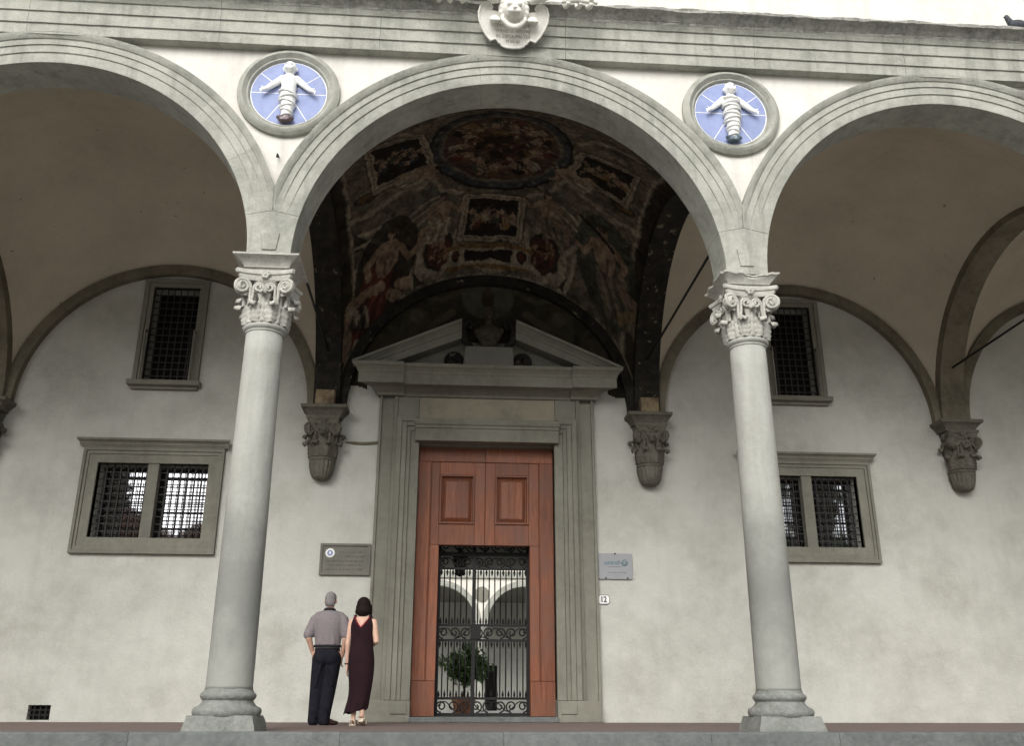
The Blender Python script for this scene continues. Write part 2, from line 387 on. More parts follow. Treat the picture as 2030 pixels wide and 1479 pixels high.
# street arches: core ring with separate voussoirs
prof = [(RI, YB), (RI, -.25), (RI+.015, -.255), (2.80, -.255), (2.803, -.272), (2.905, -.272), (2.908, -.289), (2.985, -.289), (2.992, -.305), (3.02, -.325), (3.05, -.34), (RE, -.345), (RE, -.15), (2.85, -.1), (2.85, YB)]
A0 = rad(12.4); NV = 9; DA = (PI-2*A0)/NV
def vouss(a0, a1, clip=None):
    n = 9; g_ = .0004; rg = []
    for i in range(n+1):
        a = a0+g_+(a1-a0-2*g_)*i/n
        kk = min(1, max(0, (min(a, PI-a)-A0)/rad(11)))      # mouldings die into the springer
        rg.append([(r*math.cos(a), y if y > -.255 else -.255+(y+.255)*kk, r*math.sin(a)) for r, y in prof])
    mb = MB().loft(rg); me = mb.mesh('voussoir', auto=25)
    if clip:
        bm = bmesh.new(); bm.from_mesh(me)
        r = bmesh.ops.bisect_plane(bm, geom=bm.verts[:]+bm.edges[:]+bm.faces[:], plane_co=(clip*(H-.0015), 0, 0), plane_no=(clip, 0, 0), clear_outer=True)
        bmesh.ops.holes_fill(bm, edges=[e for e in bm.edges if e.is_boundary]); bmesh.ops.recalc_face_normals(bm, faces=bm.faces); bm.to_mesh(me); bm.free()
    return me
vm = vouss(PI/2-DA/2, PI/2+DA/2); v_r = vouss(A0, A0+DA, 1); v_l = vouss(PI-A0-DA, PI-A0, -1)
core = ring(MB(), RI+.012, 2.93, -.2-.03, YB-.004, 48, rad(12), PI-rad(12)).mesh('arch', auto=30)
for k in BAYS:
    ar = put('arch', core, 'stone', bld, (k*BAY, 0, ZS))
    for i in range(NV):
        if i == 0: put('voussoir', v_r, 'stone', ar)
        elif i == NV-1: put('voussoir', v_l, 'stone', ar)
        else: put('voussoir', vm, 'stone', ar, rot=(0, PI/2-(A0+DA*(i+.5)), 0))
# springers over the columns
poly = []
for i in range(7):
    a = A0*i/6; poly.append((-H+(-H+RI*math.cos(a))+H, RI*math.sin(a)))
poly = [(-BAY+RI*math.cos(A0*i/6)+H, RI*math.sin(A0*i/6)) for i in range(7)]      # intrados of the arch on one side, from its own centre at -H
tip = (0, math.tan(A0)*H+.0)
full = poly+[tip]+[(-x, z) for x, z in poly[::-1]]
spm = MB().prism(full, -.253, YB).mesh('springer')
tab = MB()
tab.add([(-.115, -.253, .33), (.115, -.253, .33), (.085, -.253, .10), (-.085, -.253, .10), (-.108, -.272, .325), (.108, -.272, .325), (.08, -.272, .107), (-.08, -.272, .107)], [(4, 5, 6, 7), (0, 1, 5, 4), (1, 2, 6, 5), (2, 3, 7, 6), (3, 0, 4, 7)])
tabm = tab.mesh('tablet')
for k in (-3, -1, 1, 3):
    s = put('springer', spm, 'stone', bld, (k*H, 0, ZS), bevel=.006); put('tablet', tabm, 'stone', s)
# architrave: blocks with three fasciae, weathered crown above
Z0 = 8.305
fas = [(-.19, Z0), (-.34, Z0), (-.34, Z0+.155), (-.362, Z0+.158), (-.362, Z0+.325), (-.384, Z0+.328), (-.384, Z0+.485), (-.405, Z0+.49), (-.425, Z0+.53), (-.44, Z0+.55), (-.19, Z0+.55)]
arch_ = MB().box(-14.6, 14.6, -.21, -.12, Z0+.003, Z0+.72).obj('architrave', 'stone', bld)
crw = [(-.19, .553), (-.44, .553), (-.45, .565), (-.455, .58), (-.475, .59), (-.50, .612), (-.54, .635), (-.585, .648), (-.60, .655), (-.605, .685), (-.595, .70), (-.19, .74)]
x = -14.6
while x < 14.5:
    L = random.uniform(1.9, 3.1); x1 = min(14.6, x+L)
    rg = [[(x+.002+(x1-x-.004)*q/24, y+(random.random()-.5)*.003, z+(random.random()-.5)*.003) for y, z in fas] for q in range(25)]
    MB().loft(rg).obj('fascia_block', 'stone', arch_, auto=28)
    n = int(L/.05); rg = []
    for q in range(n+1):
        xx = x+.002+(x1-x-.004)*q/n; r = []
        for i, (y, z) in enumerate(crw):
            e = (mnoise.noise((xx*2.3, i*1.7, 3))*.022+mnoise.noise((xx*9, i*2.1, 9))*.012) if 1 < i < 11 else 0
            bite = max(0, mnoise.noise((xx*1.1, 5, 5))-.18)*.12 if 4 < i < 10 else 0
            r.append((xx, y-e*.8+bite, Z0+z+e*.6))
        rg.append(r)
    MB().loft(rg).obj('crown_block', 'cornice', arch_, auto=40)
    x += L

# ------------------------------------------------------------------ carved capital pieces (shared)
def leaf_mesh(h, wd, curl):
    nu, nv = 9, 14; rg = []
    for i in range(nv):
        t = i/(nv-1)
        if t < .68: out = .012+.03*t; z = h*t*1.22
        else:
            q = (t-.68)/.32*PI*.95; out = .032+curl*(1-math.cos(q))*.62; z = h*.83+curl*.75*math.sin(q)
        ww = wd*(.62+.5*math.sin(min(1, t*1.1)*PI*.62))*(1 if t < .72 else max(.5, 1-(t-.72)*1.6))*(1+.2*math.cos(t*PI*8))
        row = []
        for j in range(nu):
            s = j/(nu-1)*2-1
            row.append((out+.012+.020*(1-abs(s))**2-.030*s*s+.010*math.cos(s*9.4)+.006*math.cos(t*28), s*ww, z-.016*abs(s)*(t > .7)))
        rg.append(row)
    return MB().loft(rg, closed=False, cap=False).mesh('leaf', smooth=True)
def spiral_path(r, turns, sgn, stem):
    p = []
    n = 44
    for i in range(n+1):
        t = i/n; a = PI*1.05-t*turns*2*PI; rr = r*(1-t)**.8+.006
        p.append((sgn*rr*math.cos(a), -.0-.02*t, rr*math.sin(a)))
    st_ = [(sgn*(-r*1.0-.018+.0), 0.012, -stem), (sgn*(-r*1.05-.004), 0.006, -stem*.5)]
    return st_+p
def capital(parent, r0, z0, z1, ab, mat, depth=1.):
    hgt = z1-z0; s = hgt/.62
    MB().lathe([(r0*.88, z0-.01), (r0*.8, z0+hgt*.3), (r0*.84, z0+hgt*.6), (r0*1.12, z0+hgt*.78), (r0*1.3, z1-.1*s), (r0*1.28, z1-.09*s)], 32).obj('bell', mat, parent, smooth=True)
    l1 = leaf_mesh(.21*s, .066*s, .085*s); l2 = leaf_mesh(.375*s, .062*s, .095*s)
    for k in range(8):
        for me, off, rr in ((l1, 0, r0*1.0), (l2, PI/8, r0*.93)):
            a = k*PI/4+off+PI/8
            if depth < 1 and math.sin(a) > .35: continue
            o = put('leaf', me, mat, parent, (rr*math.cos(a), rr*math.sin(a), z0), (0, 0, a))
            q = o.modifiers.new('thick', 'SOLIDIFY'); q.thickness = .014*s; q.offset = -1
    zc = z1-.205*s; R = .088*s
    big = MB().tube(spiral_path(R, 2.1, 1, .2*s), .0195*s, 7)
    big.prism([(R*.86*math.cos(2*PI*i/18), R*.86*math.sin(2*PI*i/18)) for i in range(18)], .012, .06*s)
    bigm = big.mesh('volute', auto=45)
    R2 = .055*s
    sm = MB().tube(spiral_path(R2, 1.8, 1, .17*s), .0145*s, 7)
    sm.prism([(R2*.8*math.cos(2*PI*i/14), R2*.8*math.sin(2*PI*i/14)) for i in range(14)], .012, .045*s)
    smm = sm.mesh('volute', auto=45)
    for q in range(4):
        if depth < 1 and q == 2: continue
        for sg in (-1, 1):
            for me, u, out, tw, zz in ((bigm, ab*.78, ab*.86, -.36, zc), (smm, ab*.19, ab*.80, 0, zc-.012*s)):
                sgu = sg if me is bigm else -sg
                p = Vector((sg*u, -out-.012, zz)); Rz = Matrix.Rotation(q*PI/2, 3, 'Z'); p = Rz @ p
                o = put('volute', me, mat, parent, p, (0, 0, q*PI/2+sg*tw)); o.scale = (sgu, 1, 1)
    # abacus with hollow sides and a flower on each
    def abl(hw, z):
        r = []
        for q in range(4):
            for i in range(10):
                t = i/9*2-1
                if i in (0, 9): x, y = t*hw*.93, -hw*1.0
                else: x, y = t*hw*.90, -hw*(.80+.18*t*t)
                a = q*PI/2; r.append((x*math.cos(a)-y*math.sin(a), x*math.sin(a)+y*math.cos(a), z))
        return r
    t_ = .115*s
    abo = MB().loft([abl(ab*.90, z1-t_), abl(ab*.97, z1-t_*.62), abl(ab*.965, z1-t_*.5), abl(ab*1.04, z1-t_*.4), abl(ab*1.07, z1-t_*.12), abl(ab*1.05, z1)]).obj('abacus', mat, parent, auto=40)
    fl_ = MB()
    for i in range(6): a = i*PI/3; fl_.ell((.028*s*math.cos(a), 0, .028*s*math.sin(a)), (.026*s, .02*s, .026*s), 8, 6)
    fl_.ell((0, -.015*s, 0), (.016*s, .016*s, .016*s), 8, 6); flm = fl_.mesh('rosette', smooth=True)
    for q in range(4):
        if depth < 1 and q == 2: continue
        p = Matrix.Rotation(q*PI/2, 3, 'Z') @ Vector((0, -ab*.88, z1-t_*.5)); put('rosette', flm, mat, abo, p, (0, 0, q*PI/2))

# ------------------------------------------------------------------ columns
def make_column(chip):
    t = empty('column')
    ba = MB().sqloft([(.365, -.01), (.358, .03), (.338, .10), (.322, .15)], jit=.014, seg=8).obj('plinth', 'base', t, auto=40)
    MB().lathe([(.33, .145), (.345, .165), (.348, .195), (.335, .225), (.30, .238), (.285, .25), (.262, .275), (.255, .297), (.27, .31), (.283, .33), (.283, .352), (.268, .37), (.255, .376), (.25, .392), (.242, .41)], 48, mod=lambda a, z: 1+.012*mnoise.noise((math.cos(a)*3, math.sin(a)*3, z*9))).obj('base', 'base', t, auto=50)
    pr_ = [(.243, .405), (.238, .44)]+[(.238-.024*(i/14)**1.6, .44+(4.37-.44)*i/14) for i in range(1, 15)]
    MB().lathe(pr_, 64).obj('shaft', 'column', t, smooth=True)
    MB().lathe([(.21, 4.365), (.224, 4.37), (.226, 4.392), (.236, 4.398), (.25, 4.41), (.256, 4.43), (.25, 4.45), (.236, 4.462), (.22, 4.468)], 48).obj('astragal', 'column', t, auto=50)
    cp = empty('capital'); cp.parent = t
    capital(cp, .215, 4.455, 5.10, .325, 'capital')
    jt = .085 if chip else .012
    MB().sqloft([(.235, 5.095), (.24, 5.145), (.265, 5.148), (.268, 5.165), (.30, 5.21), (.345, 5.24)]+[(.365, 5.25)]+[(.385, 5.262), (.388, 5.283)], jit=0.004 if not chip else .012, seg=10).obj('impost_block', 'capital', t, auto=35) if not chip else None
    if chip:
        m = MB(); rg = []
        random.seed(3)
        for h, z in [(.235, 5.095), (.24, 5.135), (.262, 5.138), (.268, 5.155), (.30, 5.19), (.345, 5.225), (.375, 5.25), (.38, 5.275), (.27, 5.283)]:
            r = []
            for a, b in (((-1,-1),(1,-1)), ((1,-1),(1,1)), ((1,1),(-1,1)), ((-1,1),(-1,-1))):
                for k in range(16):
                    u = k/16; x = a[0]+(b[0]-a[0])*u; y = a[1]+(b[1]-a[1])*u
                    front = y < -.98
                    bite = 0
                    if z > 5.19: bite = .055*max(0, mnoise.noise((x*3.1+4, y*3.1, 2))+.25)*(1.6 if front else .7)+(.05 if front and abs(x-.25) < .5 else 0)*(z-5.19)/.09
                    r.append((x*(h-bite), y*(h-bite), z-(bite*.5 if z > 5.24 else 0)))
            rg.append(r)
        m.loft(rg).obj('impost_block', 'capital', t, auto=30)
    return t
c1 = make_column(False); c1.location = (-H, 0, 0); tag(c1, 'tall smooth stone column with intact impost block, nearer the two standing people', 'column', 'columns of the loggia')
c2 = make_column(True); c2.location = (H, 0, 0); tag(c2, 'tall smooth stone column whose impost block has a broken chipped front edge', 'column', 'columns of the loggia')
c3 = copy_tree(c1); c3.location = (-3*H, 0, 0); c3['label'] = 'stone column under the springing of the outer arch, on the floor vent side'
c4 = copy_tree(c1); c4.location = (3*H, 0, 0); c4['label'] = 'stone column under the springing of the outer arch, on the number tile side'

# ------------------------------------------------------------------ wall corbels carrying the vault ribs
def make_corbel():
    t = empty('corbel')
    MB().sqloft([(.29, -.195), (.295, -.16), (.335, -.11), (.375, -.07), (.40, -.06), (.405, -.004)], cy=-.06, jit=.004, seg=5, dy=.95).obj('impost_block', 'corbel', t, auto=35)
    cp = empty('capital', (0, -.12, 0)); cp.parent = t
    capital(cp, .195, -.93, -.20, .285, 'corbel', .5)
    MB().lathe([(.205, -.925), (.225, -.93), (.24, -.955), (.225, -.98), (.215, -.985)], 32, cy=-.12).obj('astragal', 'corbel', t, smooth=True)
    MB().lathe([(.222, -.985), (.222, -1.02), (.21, -1.10), (.185, -1.2), (.15, -1.275), (.09, -1.31), (.02, -1.315)], 72, cy=-.12, mod=lambda a, z: 1+.055*math.cos(18*a)).obj('fluted_cup', 'corbel', t, smooth=True)
    return t
cb = make_corbel()
for k, lb in ((-1, 'dark carved corbel on the wall between barred window and portal, above the stone plaque'), (1, 'dark carved corbel on the wall above and beside the grey metal plate'),
              (-3, 'dark carved corbel at the far side of the twin window near the floor vent'), (3, 'dark carved corbel below the olive brown rib with an iron tie rod')):
    o = cb if k == -1 else copy_tree(cb); o.location = (k*H, D, ZS); tag(o, lb, 'corbel', 'corbels along the loggia wall')
# iron tie rods
for k, lb in ((-1, 'black iron tie rod running back from the column near the standing people'), (1, 'black iron tie rod running back from the column with chipped impost'),
              (-3, 'iron tie rod crossing to the corbel near the vent side window'), (3, 'iron tie rod fixed into the olive brown rib')):
    t = empty('tie_rod', (k*H, 0, 6.3), label=lb, cat='tie rod', group='iron tie rods')
    MB().tube([(0, .2, 0), (0, 5.62, 0)], .021, 8).obj('rod', 'iron', t, smooth=True)
    MB().box(-.05, .05, 5.5, 5.56, -.05, .05).obj('anchor_plate', 'iron', t, bevel=.006)

# ------------------------------------------------------------------ windows in the back wall (parts of the building)
barv = {}
def bar(parent, x0, x1, z0, z1, y, r, mat='grille'):
    L = round((z1-z0) if x0 == x1 else (x1-x0), 3); key = (L, r, mat, x0 == x1)
    if key not in barv:
        barv[key] = (MB().box(-r, r, -r, r, 0, L) if x0 == x1 else MB().box(0, L, -r, r, -r, r)).mesh('bar')
    return put('bar', barv[key], mat, parent, (x0, y, z0))
def frame_box(parent, name, w0, h0, w1, h1, zc_, cx_, y0, y1, mat, bev=.005):
    """rectangular ring from half sizes w0,h0 (inner) to w1,h1 (outer)"""
    m = MB(); v = []
    for (a, b, y) in ((w0, h0, y0), (w1, h1, y0), (w0, h0, y1), (w1, h1, y1)):
        v += [(cx_-a, y, zc_-b), (cx_+a, y, zc_-b), (cx_+a, y, zc_+b), (cx_-a, y, zc_+b)]
    f = []
    for i in range(4):
        j = (i+1) % 4; f += [(i, j, 4+j, 4+i), (8+i, 12+i, 12+j, 8+j), (4+i, 4+j, 12+j, 12+i), (i, 8+i, 8+j, j)]
    return m.add(v, f).obj(name, mat, parent, bevel=bev)
for sx in (-1, 1):
    wx = sx*WX
    # twin window
    wn = empty('window', (0, 0, 0), label='low twin barred window with moulded grey stone surround'); wn.parent = bld
    zc_ = 3.585
    frame_box(wn, 'frame', .945, .65, 1.10, .80, zc_, wx, D-.045, D+.12, 'dstone')
    frame_box(wn, 'frame', 1.102, .802, 1.15, .86, zc_, wx, D-.062, D+.05, 'dstone')
    frame_box(wn, 'frame', 1.152, .862, 1.205, .925, zc_, wx, D-.085, D+.05, 'dstone')
    m = MB(); cr = [(0, 0), (-.09, 0), (-.1, .025), (-.115, .03), (-.125, .06), (-.15, .085), (-.185, .10), (-.19, .135), (0, .15)]
    m.loft([[(wx+s_*(1.21+(-y)*.55), D+y, 4.513+z) for y, z in cr] for s_ in (-1, 1)]).obj('cornice', 'dstone', wn)
    MB().box(wx-.095, wx+.095, D-.02, D+.14, 2.935, 4.235).obj('mullion', 'dstone', wn, bevel=.005)
    MB().box(wx-.07, wx+.07, D-.024, D-.018, 2.95, 3.25).obj('stone_patch', 'plq', wn)
    MB().box(wx-.95, wx+.95, D+.30, D+.34, 2.9, 4.27).obj('pane', 'glass', wn)
    MB().box(wx-.99, wx+.99, D+.45, D+.5, 2.88, 4.3).obj('backing', 'dark', wn)
    for lx in (-1, 1):
        xa, xb = (wx-.945, wx-.095) if lx < 0 else (wx+.095, wx+.945)
        nb = 6
        for i in range(1, nb+1): x = xa+(xb-xa)*i/(nb+1); bar(wn, x, x, 2.935, 4.235, D+.10, .0085)
        for i in range(1, 10): z = 2.935+1.3*i/10; bar(wn, xa, xb, z, z, D+.118, .0085)
        # casement behind with a second lattice
        for i in range(0, 8): x = xa+.05+(xb-xa-.06)*i/7; bar(wn, x, x, 2.935, 4.235, D+.26, .007, 'iron')
        for i in range(0, 9): z = 2.99+1.2*i/8; bar(wn, xa, xb, z, z, D+.275, .007, 'iron')
    # tall upper window
    wn = empty('window', (0, 0, 0), label='tall upper barred window with flat stone frame and sill'); wn.parent = bld
    zc_ = 6.685
    frame_box(wn, 'frame', .42, .935, .50, 1.015, zc_, wx, D-.05, D+.1, 'dstone')
    frame_box(wn, 'frame', .502, 1.017, .585, 1.09, zc_, wx, D-.075, D+.05, 'dstone')
    MB().box(wx-.645, wx+.645, D-.17, D+.02, 5.655, 5.752).obj('sill', 'dstone', wn, bevel=.02)
    MB().box(wx-.45, wx+.45, D+.34, D+.38, 5.7, 7.7).obj('pane', 'dark', wn)
    for i in range(1, 7): x = wx-.42+.84*i/7; bar(wn, x, x, 5.75, 7.62, D+.03, .009)
    for i in range(1, 14): z = 5.75+1.87*i/14; bar(wn, wx-.42, wx+.42, z, z, D+.048, .009)
    for s_ in (-1, 1):
        bar(wn, wx+s_*.44, wx+s_*.44, 5.752, 6.72, D-.15, .013, 'dstone'); bar(wn, wx+s_*.385, wx+s_*.385, 5.752, 6.72, D-.13, .008)
    for s_ in (-1, 1): MB().box(wx+s_*.44-.012, wx+s_*.44+.012, D-.15, D, 6.70, 6.725).obj('bracket', 'grille', wn)
# floor vent
vt = empty('wall_vent', (-7.105, D, .03), label='small barred square vent low in the plaster wall', cat='vent')
MB().box(-.17, .17, .12, .14, 0, .22).obj('backing', 'dark', vt)
for i in range(1, 4): bar(vt, -.175+.35*i/4, -.175+.35*i/4, 0, .225, .05, .009, 'iron')
for i in range(1, 3): bar(vt, -.175, .175, .225*i/3, .225*i/3, .06, .009, 'iron')

# ------------------------------------------------------------------ portal
pt = empty('stone_portal', (0, D, 0), label='grey stone portal with broken triangular pediment framing the wooden door', cat='portal')
PX = -.02
def mir(fn):
    for s_ in (-1, 1): fn(s_)
def bxs(name, s_, a, b, y0, y1, z0, z1, mat='dstone', bev=.006):
    x0, x1 = sorted((PX+s_*a, PX+s_*b)); return MB().box(x0, x1, y0, y1, z0, z1).obj(name, mat, pt, bevel=bev)
def jamb(s_):
    bxs('jamb', s_, 1.62, 1.69, -.115, .0, .33, 5.56); bxs('jamb', s_, 1.692, 1.90, -.085, .0, .33, 5.50)
    bxs('jamb', s_, 1.902, 1.95, -.11, .0, .33, 5.56)
    bxs('jamb', s_, 1.53, 1.618, -.19, .0, .34, 5.16); bxs('jamb', s_, 1.44, 1.528, -.165, .0, .34, 5.07); bxs('jamb', s_, 1.37, 1.438, -.14, .0, .34, 4.99)
    bxs('jamb', s_, 1.215, 1.368, -.115, .25, .34, 4.91)
    bxs('plinth', s_, 1.205, 1.93, -.2, .25, 0, .335, bev=.012)
    bxs('plinth', s_, 1.26, 1.52, -.222, -.19, .13, .27)
    # ears of the inner architrave beside the lintel cap
    bxs('jamb_head', s_, 1.285, 1.53, -.187, .0, 5.072, 5.16); bxs('jamb_head', s_, 1.285, 1.44, -.162, .0, 4.992, 5.07); bxs('jamb_head', s_, 1.285, 1.37, -.137, .0, 4.912, 4.99)
    bxs('frieze_block', s_, 1.235, 1.618, -.095, .0, 5.165, 5.56)
mir(jamb)
MB().box(PX-1.21, PX+1.21, -.3, .5, 0, .085).obj('threshold', 'step', pt, bevel=.012)
lint = [(.0, 4.705), (-.235, 4.705), (-.235, 4.93), (-.255, 4.935), (-.26, 4.98), (-.285, 5.0), (-.30, 5.055), (-.30, 5.095), (0, 5.11)]
MB().loft([[(PX+s_*(1.235+.35*(-y-.1 if y < -.2 else .1)), y, z) for y, z in lint] for s_ in (-1, 1)]).obj('lintel', 'dstone', pt)
MB().box(PX-1.21, PX+1.21, .0, .26, 4.68, 4.74).obj('soffit', 'dstone', pt)
MB().box(PX-1.233, PX+1.233, -.075, 0, 5.165, 5.575).obj('frieze_slab', surf('pale_frieze_stone', (.27, .245, .18), (.17, .16, .12), (.31, .285, .22), sc=2.2, fine=8, bump=.2), pt)
bedp = [(0, 5.56), (-.12, 5.56), (-.14, 5.60), (-.2, 5.645), (-.26, 5.68), (-.46, 5.682), (-.46, 5.87), (-.47, 5.875), (-.485, 5.92), (-.53, 5.965), (-.565, 5.985), (-.57, 6.045), (0, 6.075)]
def cor(xa, xb, dy, ea, eb, name):
    rg = []
    for xx, e in ((xa, ea), (xb, eb)):
        rg.append([(xx+e*max(0, (-y-.1))*.95, y-(dy if y < 0 else 0), z) for y, z in bedp])
    return MB().loft(rg).obj(name, 'dstone', pt)
cor(PX-1.985, PX-1.52, .06, -1, 0, 'cornice'); cor(PX+1.52, PX+1.985, .06, 0, 1, 'cornice'); cor(PX-1.519, PX+1.519, 0, 0, 0, 'cornice')
# raking cornices of the broken pediment
def rake(s_):
    ang = math.atan2(.86, 1.94); c, s = math.cos(ang), math.sin(ang)
    rp = [(0, -.30), (-.40, -.30), (-.40, -.155), (-.42, -.15), (-.44, -.11), (-.50, -.06), (-.545, -.045), (-.56, 0), (0, .03)]
    rg = []
    for q, cut in ((0, 1), (1, 0)):
        r = []
        for y, nn in rp:
            if cut:     # foot cut level on the cornice
                r.append((PX+s_*(2.46-max(0, -nn)*2.15 - 0), y, 6.078+(0 if nn < 0 else nn)))
            else:
                r.append((PX+s_*(.50), y, 6.95+nn/c))
        rg.append(r)
    return MB().loft(rg).obj('raking_cornice', 'dstone', pt)
mir(rake)
# dark tympanum filling
MB().prism([(PX-1.75, 6.08), (PX+1.75, 6.08), (PX+.5, 6.66), (PX-.5, 6.66)], -.08, -.002).obj('tympanum', 'dstone', pt)
# pedestal, scrolls and bust in the broken pediment
bs = empty('bust', (PX-.0, D, 6.06), label='dark bust with draped shoulders on a pedestal in the broken pediment', cat='bust')
MB().prism([(-.46, 0), (.46, 0), (.44, .36), (.40, .385), (-.40, .385), (-.44, .36)], -.46, -.1).obj('pedestal', 'plq', bs, bevel=.012)
def scroll(s_):
    p = []
    for i in range(40):
        t = i/39; a = -PI*.4+t*3.6*PI; r = .05+.11*(1-t); p.append((s_*(.62+r*math.cos(a)), -.2, .19+r*math.sin(a)))
    MB().tube([(s_*.93, -.2, .02), (s_*.85, -.2, .03), (s_*.75, -.2, .05)]+p, .045, 8).obj('scroll', 'black', bs, smooth=True)
    p2 = [(s_*.30, -.3, .40), (s_*.42, -.32, .52), (s_*.50, -.3, .72), (s_*.44, -.28, .92), (s_*.33, -.28, .96), (s_*.29, -.3, .86), (s_*.36, -.31, .8)]
    MB().tube(p2, [.05, .07, .085, .075, .06, .05, .04], 10).obj('scroll', 'black', bs, smooth=True)
mir(scroll)
m = MB().ell((0, -.3, .68), (.25, .16, .2)).ell((0, -.3, .5), (.17, .13, .12)).cap_((0, -.31, .8), .075, (0, -.33, .98), .07).ell((0, -.35, 1.09), (.105, .12, .145)).ell((0, -.46, 1.07), (.02, .03, .035)).ell((0, -.42, .99), (.06, .06, .06))
m.cap_((-.22, -.34, .72), .06, (.1, -.44, .62), .05).cap_((.23, -.34, .74), .06, (-.05, -.44, .55), .05).ell((-.105, -.34, 1.08), (.02, .03, .04)).ell((.105, -.34, 1.08), (.02, .03, .04)).ell((0, -.30, 1.17), (.11, .11, .09))
sculpt(m, 'figure', surf('dark_bronze_stone', (.05, .042, .032), (.02, .018, .014), (.12, .095, .07), sc=4, fine=14, bump=.4), bs, .014, 3)

# ------------------------------------------------------------------ wooden double door with a tall wicket opening
dr = empty('wooden_door', (PX, D+.24, .09), label='tall reddish brown panelled double door with a large doorway cut through it', cat='door')
DZ = .09; OX0, OX1, OZ = -.815, .79, 2.925-DZ
def plank(parent, name, x0, x1, y0, y1, z0, z1, bev=.006): return MB().box(x0, x1, y0, y1, z0, z1).obj(name, 'wood', parent, bevel=bev)
for s_ in (-1, 1):
    lf = empty('leaf'); lf.parent = dr; lf['label'] = 'door leaf with one raised panel over the doorway'
    E_ = 1.215; top = 4.60
    a, b = (-E_, -.012) if s_ < 0 else (-.005, E_)
    plank(lf, 'top_rail', a, b, -.06, .02, 4.335, top)
    so_ = (-E_, -.995) if s_ < 0 else (.97, E_)
    plank(lf, 'stile', so_[0], so_[1], -.058, .02, .56, 4.333)
    plank(lf, 'base_board', so_[0], (OX0-.002 if s_ < 0 else so_[1]), -.056, .02, .0, .555) if s_ < 0 else plank(lf, 'base_board', OX1+.002, so_[1], -.056, .02, .0, .555)
    si = (-.98, OX0) if s_ < 0 else (OX1, .955)
    plank(lf, 'bead', *((-.994, -.981) if s_ < 0 else (.956, .969)), -.078, .0, .56, 4.333, .004)
    # inner frame above opening: stiles, rails and raised panel
    px0, px1 = (-.83, -.195) if s_ < 0 else (.165, .775)
    pz0, pz1 = 3.20, 4.10
    plank(lf, 'stile', si[0], si[1], -.036, .02, .56, OZ-.002)
    plank(lf, 'stile', (si[0] if s_ < 0 else px1), (px0 if s_ < 0 else si[1]), -.0365, .02, OZ, 4.333)
    plank(lf, 'stile', (px1 if s_ < 0 else -.005), (-.012 if s_ < 0 else px0), -.036, .02, OZ, 4.333)
    plank(lf, 'rail', px0+.001, px1-.001, -.036, .02, OZ, pz0-.001); plank(lf, 'rail', px0+.001, px1-.001, -.036, .02, pz1+.001, 4.333)
    m = MB()      # moulded raised panel
    def rr(i, y): return [(px0+i, y, pz0+i), (px1-i, y, pz0+i), (px1-i, y, pz1-i), (px0+i, y, pz1-i)]
    m.loft([rr(0, -.03), rr(.008, -.066), rr(.032, -.066), rr(.04, .004), rr(.058, .012), rr(.11, -.03), rr(.115, -.03)], cap=False)
    m.add(rr(.115, -.022), [(0, 1, 2, 3)]); m.obj('moulding', 'wood', lf)
    xx = px0+.118; nn = 2 if s_ < 0 else 3
    for i in range(nn):
        w_ = (px1-px0-.236)/nn; plank(lf, 'panel_board', xx+i*w_+.001, xx+(i+1)*w_-.001, -.03, .0, pz0+.118, pz1-.118, .003)
MB().box(-1.215, 1.215, .0215, .035, OZ+.03, 4.6).obj('back_boards', 'wood', dr)
for a_, b_ in ((-1.215, OX0-.03), (OX1+.03, 1.215)): MB().box(a_, b_, .0215, .035, 0, OZ+.028).obj('back_boards', 'wood', dr)
# inside cheeks of the wicket opening
plank(dr, 'reveal', OX0-.03, OX0-.002, .021, .16, 0, OZ); plank(dr, 'reveal', OX1+.002, OX1+.03, .021, .16, 0, OZ); plank(dr, 'reveal', OX0, OX1, .021, .16, OZ+.002, OZ+.03)

# ------------------------------------------------------------------ wrought iron gate behind the door
GY = D+.62; gt = empty('iron_gate', (PX, GY, .09), label='black wrought iron gate with scrollwork bands behind the wooden doorway', cat='gate')
gx0, gx1 = -.80, .80
CXs = -.17
rails = [.03, .285, 1.245, 1.50, 2.48, 2.74]
for z in rails: MB().box(gx0, gx1, -.018, .018, z-(.02 if z != 2.74 else .035), z+(.02 if z != 2.74 else .035)).obj('rail', 'iron', gt)
for x, r in ((gx0, .035), (CXs, .032), (gx1, .035)): MB().box(x-r, x+r, -.026, .026, 0, 3.0).obj('stile', 'iron', gt)
MB().box(CXs-.05, CXs+.13, -.035, .03, 1.26, 1.49).obj('lock_box', 'iron', gt, bevel=.008)
bm1 = MB().tube([(0, 0, 0), (0, 0, .92)], .0115, 6).mesh('bar', smooth=True); bm2 = MB().tube([(0, 0, 0), (0, 0, .94)], .0115, 6).mesh('bar', smooth=True)
spk = MB().lathe([(.004, 0), (.014, .015), (.022, .045), (.014, .08), (.002, .12)], 8).mesh('spike', smooth=True)
nb = 16
for i in range(1, nb):
    x = gx0+(gx1-gx0)*i/nb
    if abs(x-CXs) < .03: continue
    put('bar', bm1, 'iron', gt, (x, 0, .305)); put('bar', bm2, 'iron', gt, (x, 0, 1.52))
for i in range(nb):
    x = gx0+(gx1-gx0)*(i+.5)/nb
    put('spike', spk, 'iron', gt, (x, 0, .30)); put('spike', spk, 'iron', gt, (x, 0, 1.515))
    put('spike', spk, 'iron', gt, (x, 0, 1.23), (PI, 0, 0)); put('spike', spk, 'iron', gt, (x, 0, 2.465), (PI, 0, 0))
def scr(h):
    p = []
    for i in range(34):
        t = i/33; a = -PI/2+t*2.9*PI; r = h*(.46-.36*t); p.append((r*math.cos(a)*1.0, 0, h*.5+r*math.sin(a)))
    return MB().tube(p, .0145, 6).mesh('scroll', smooth=True)
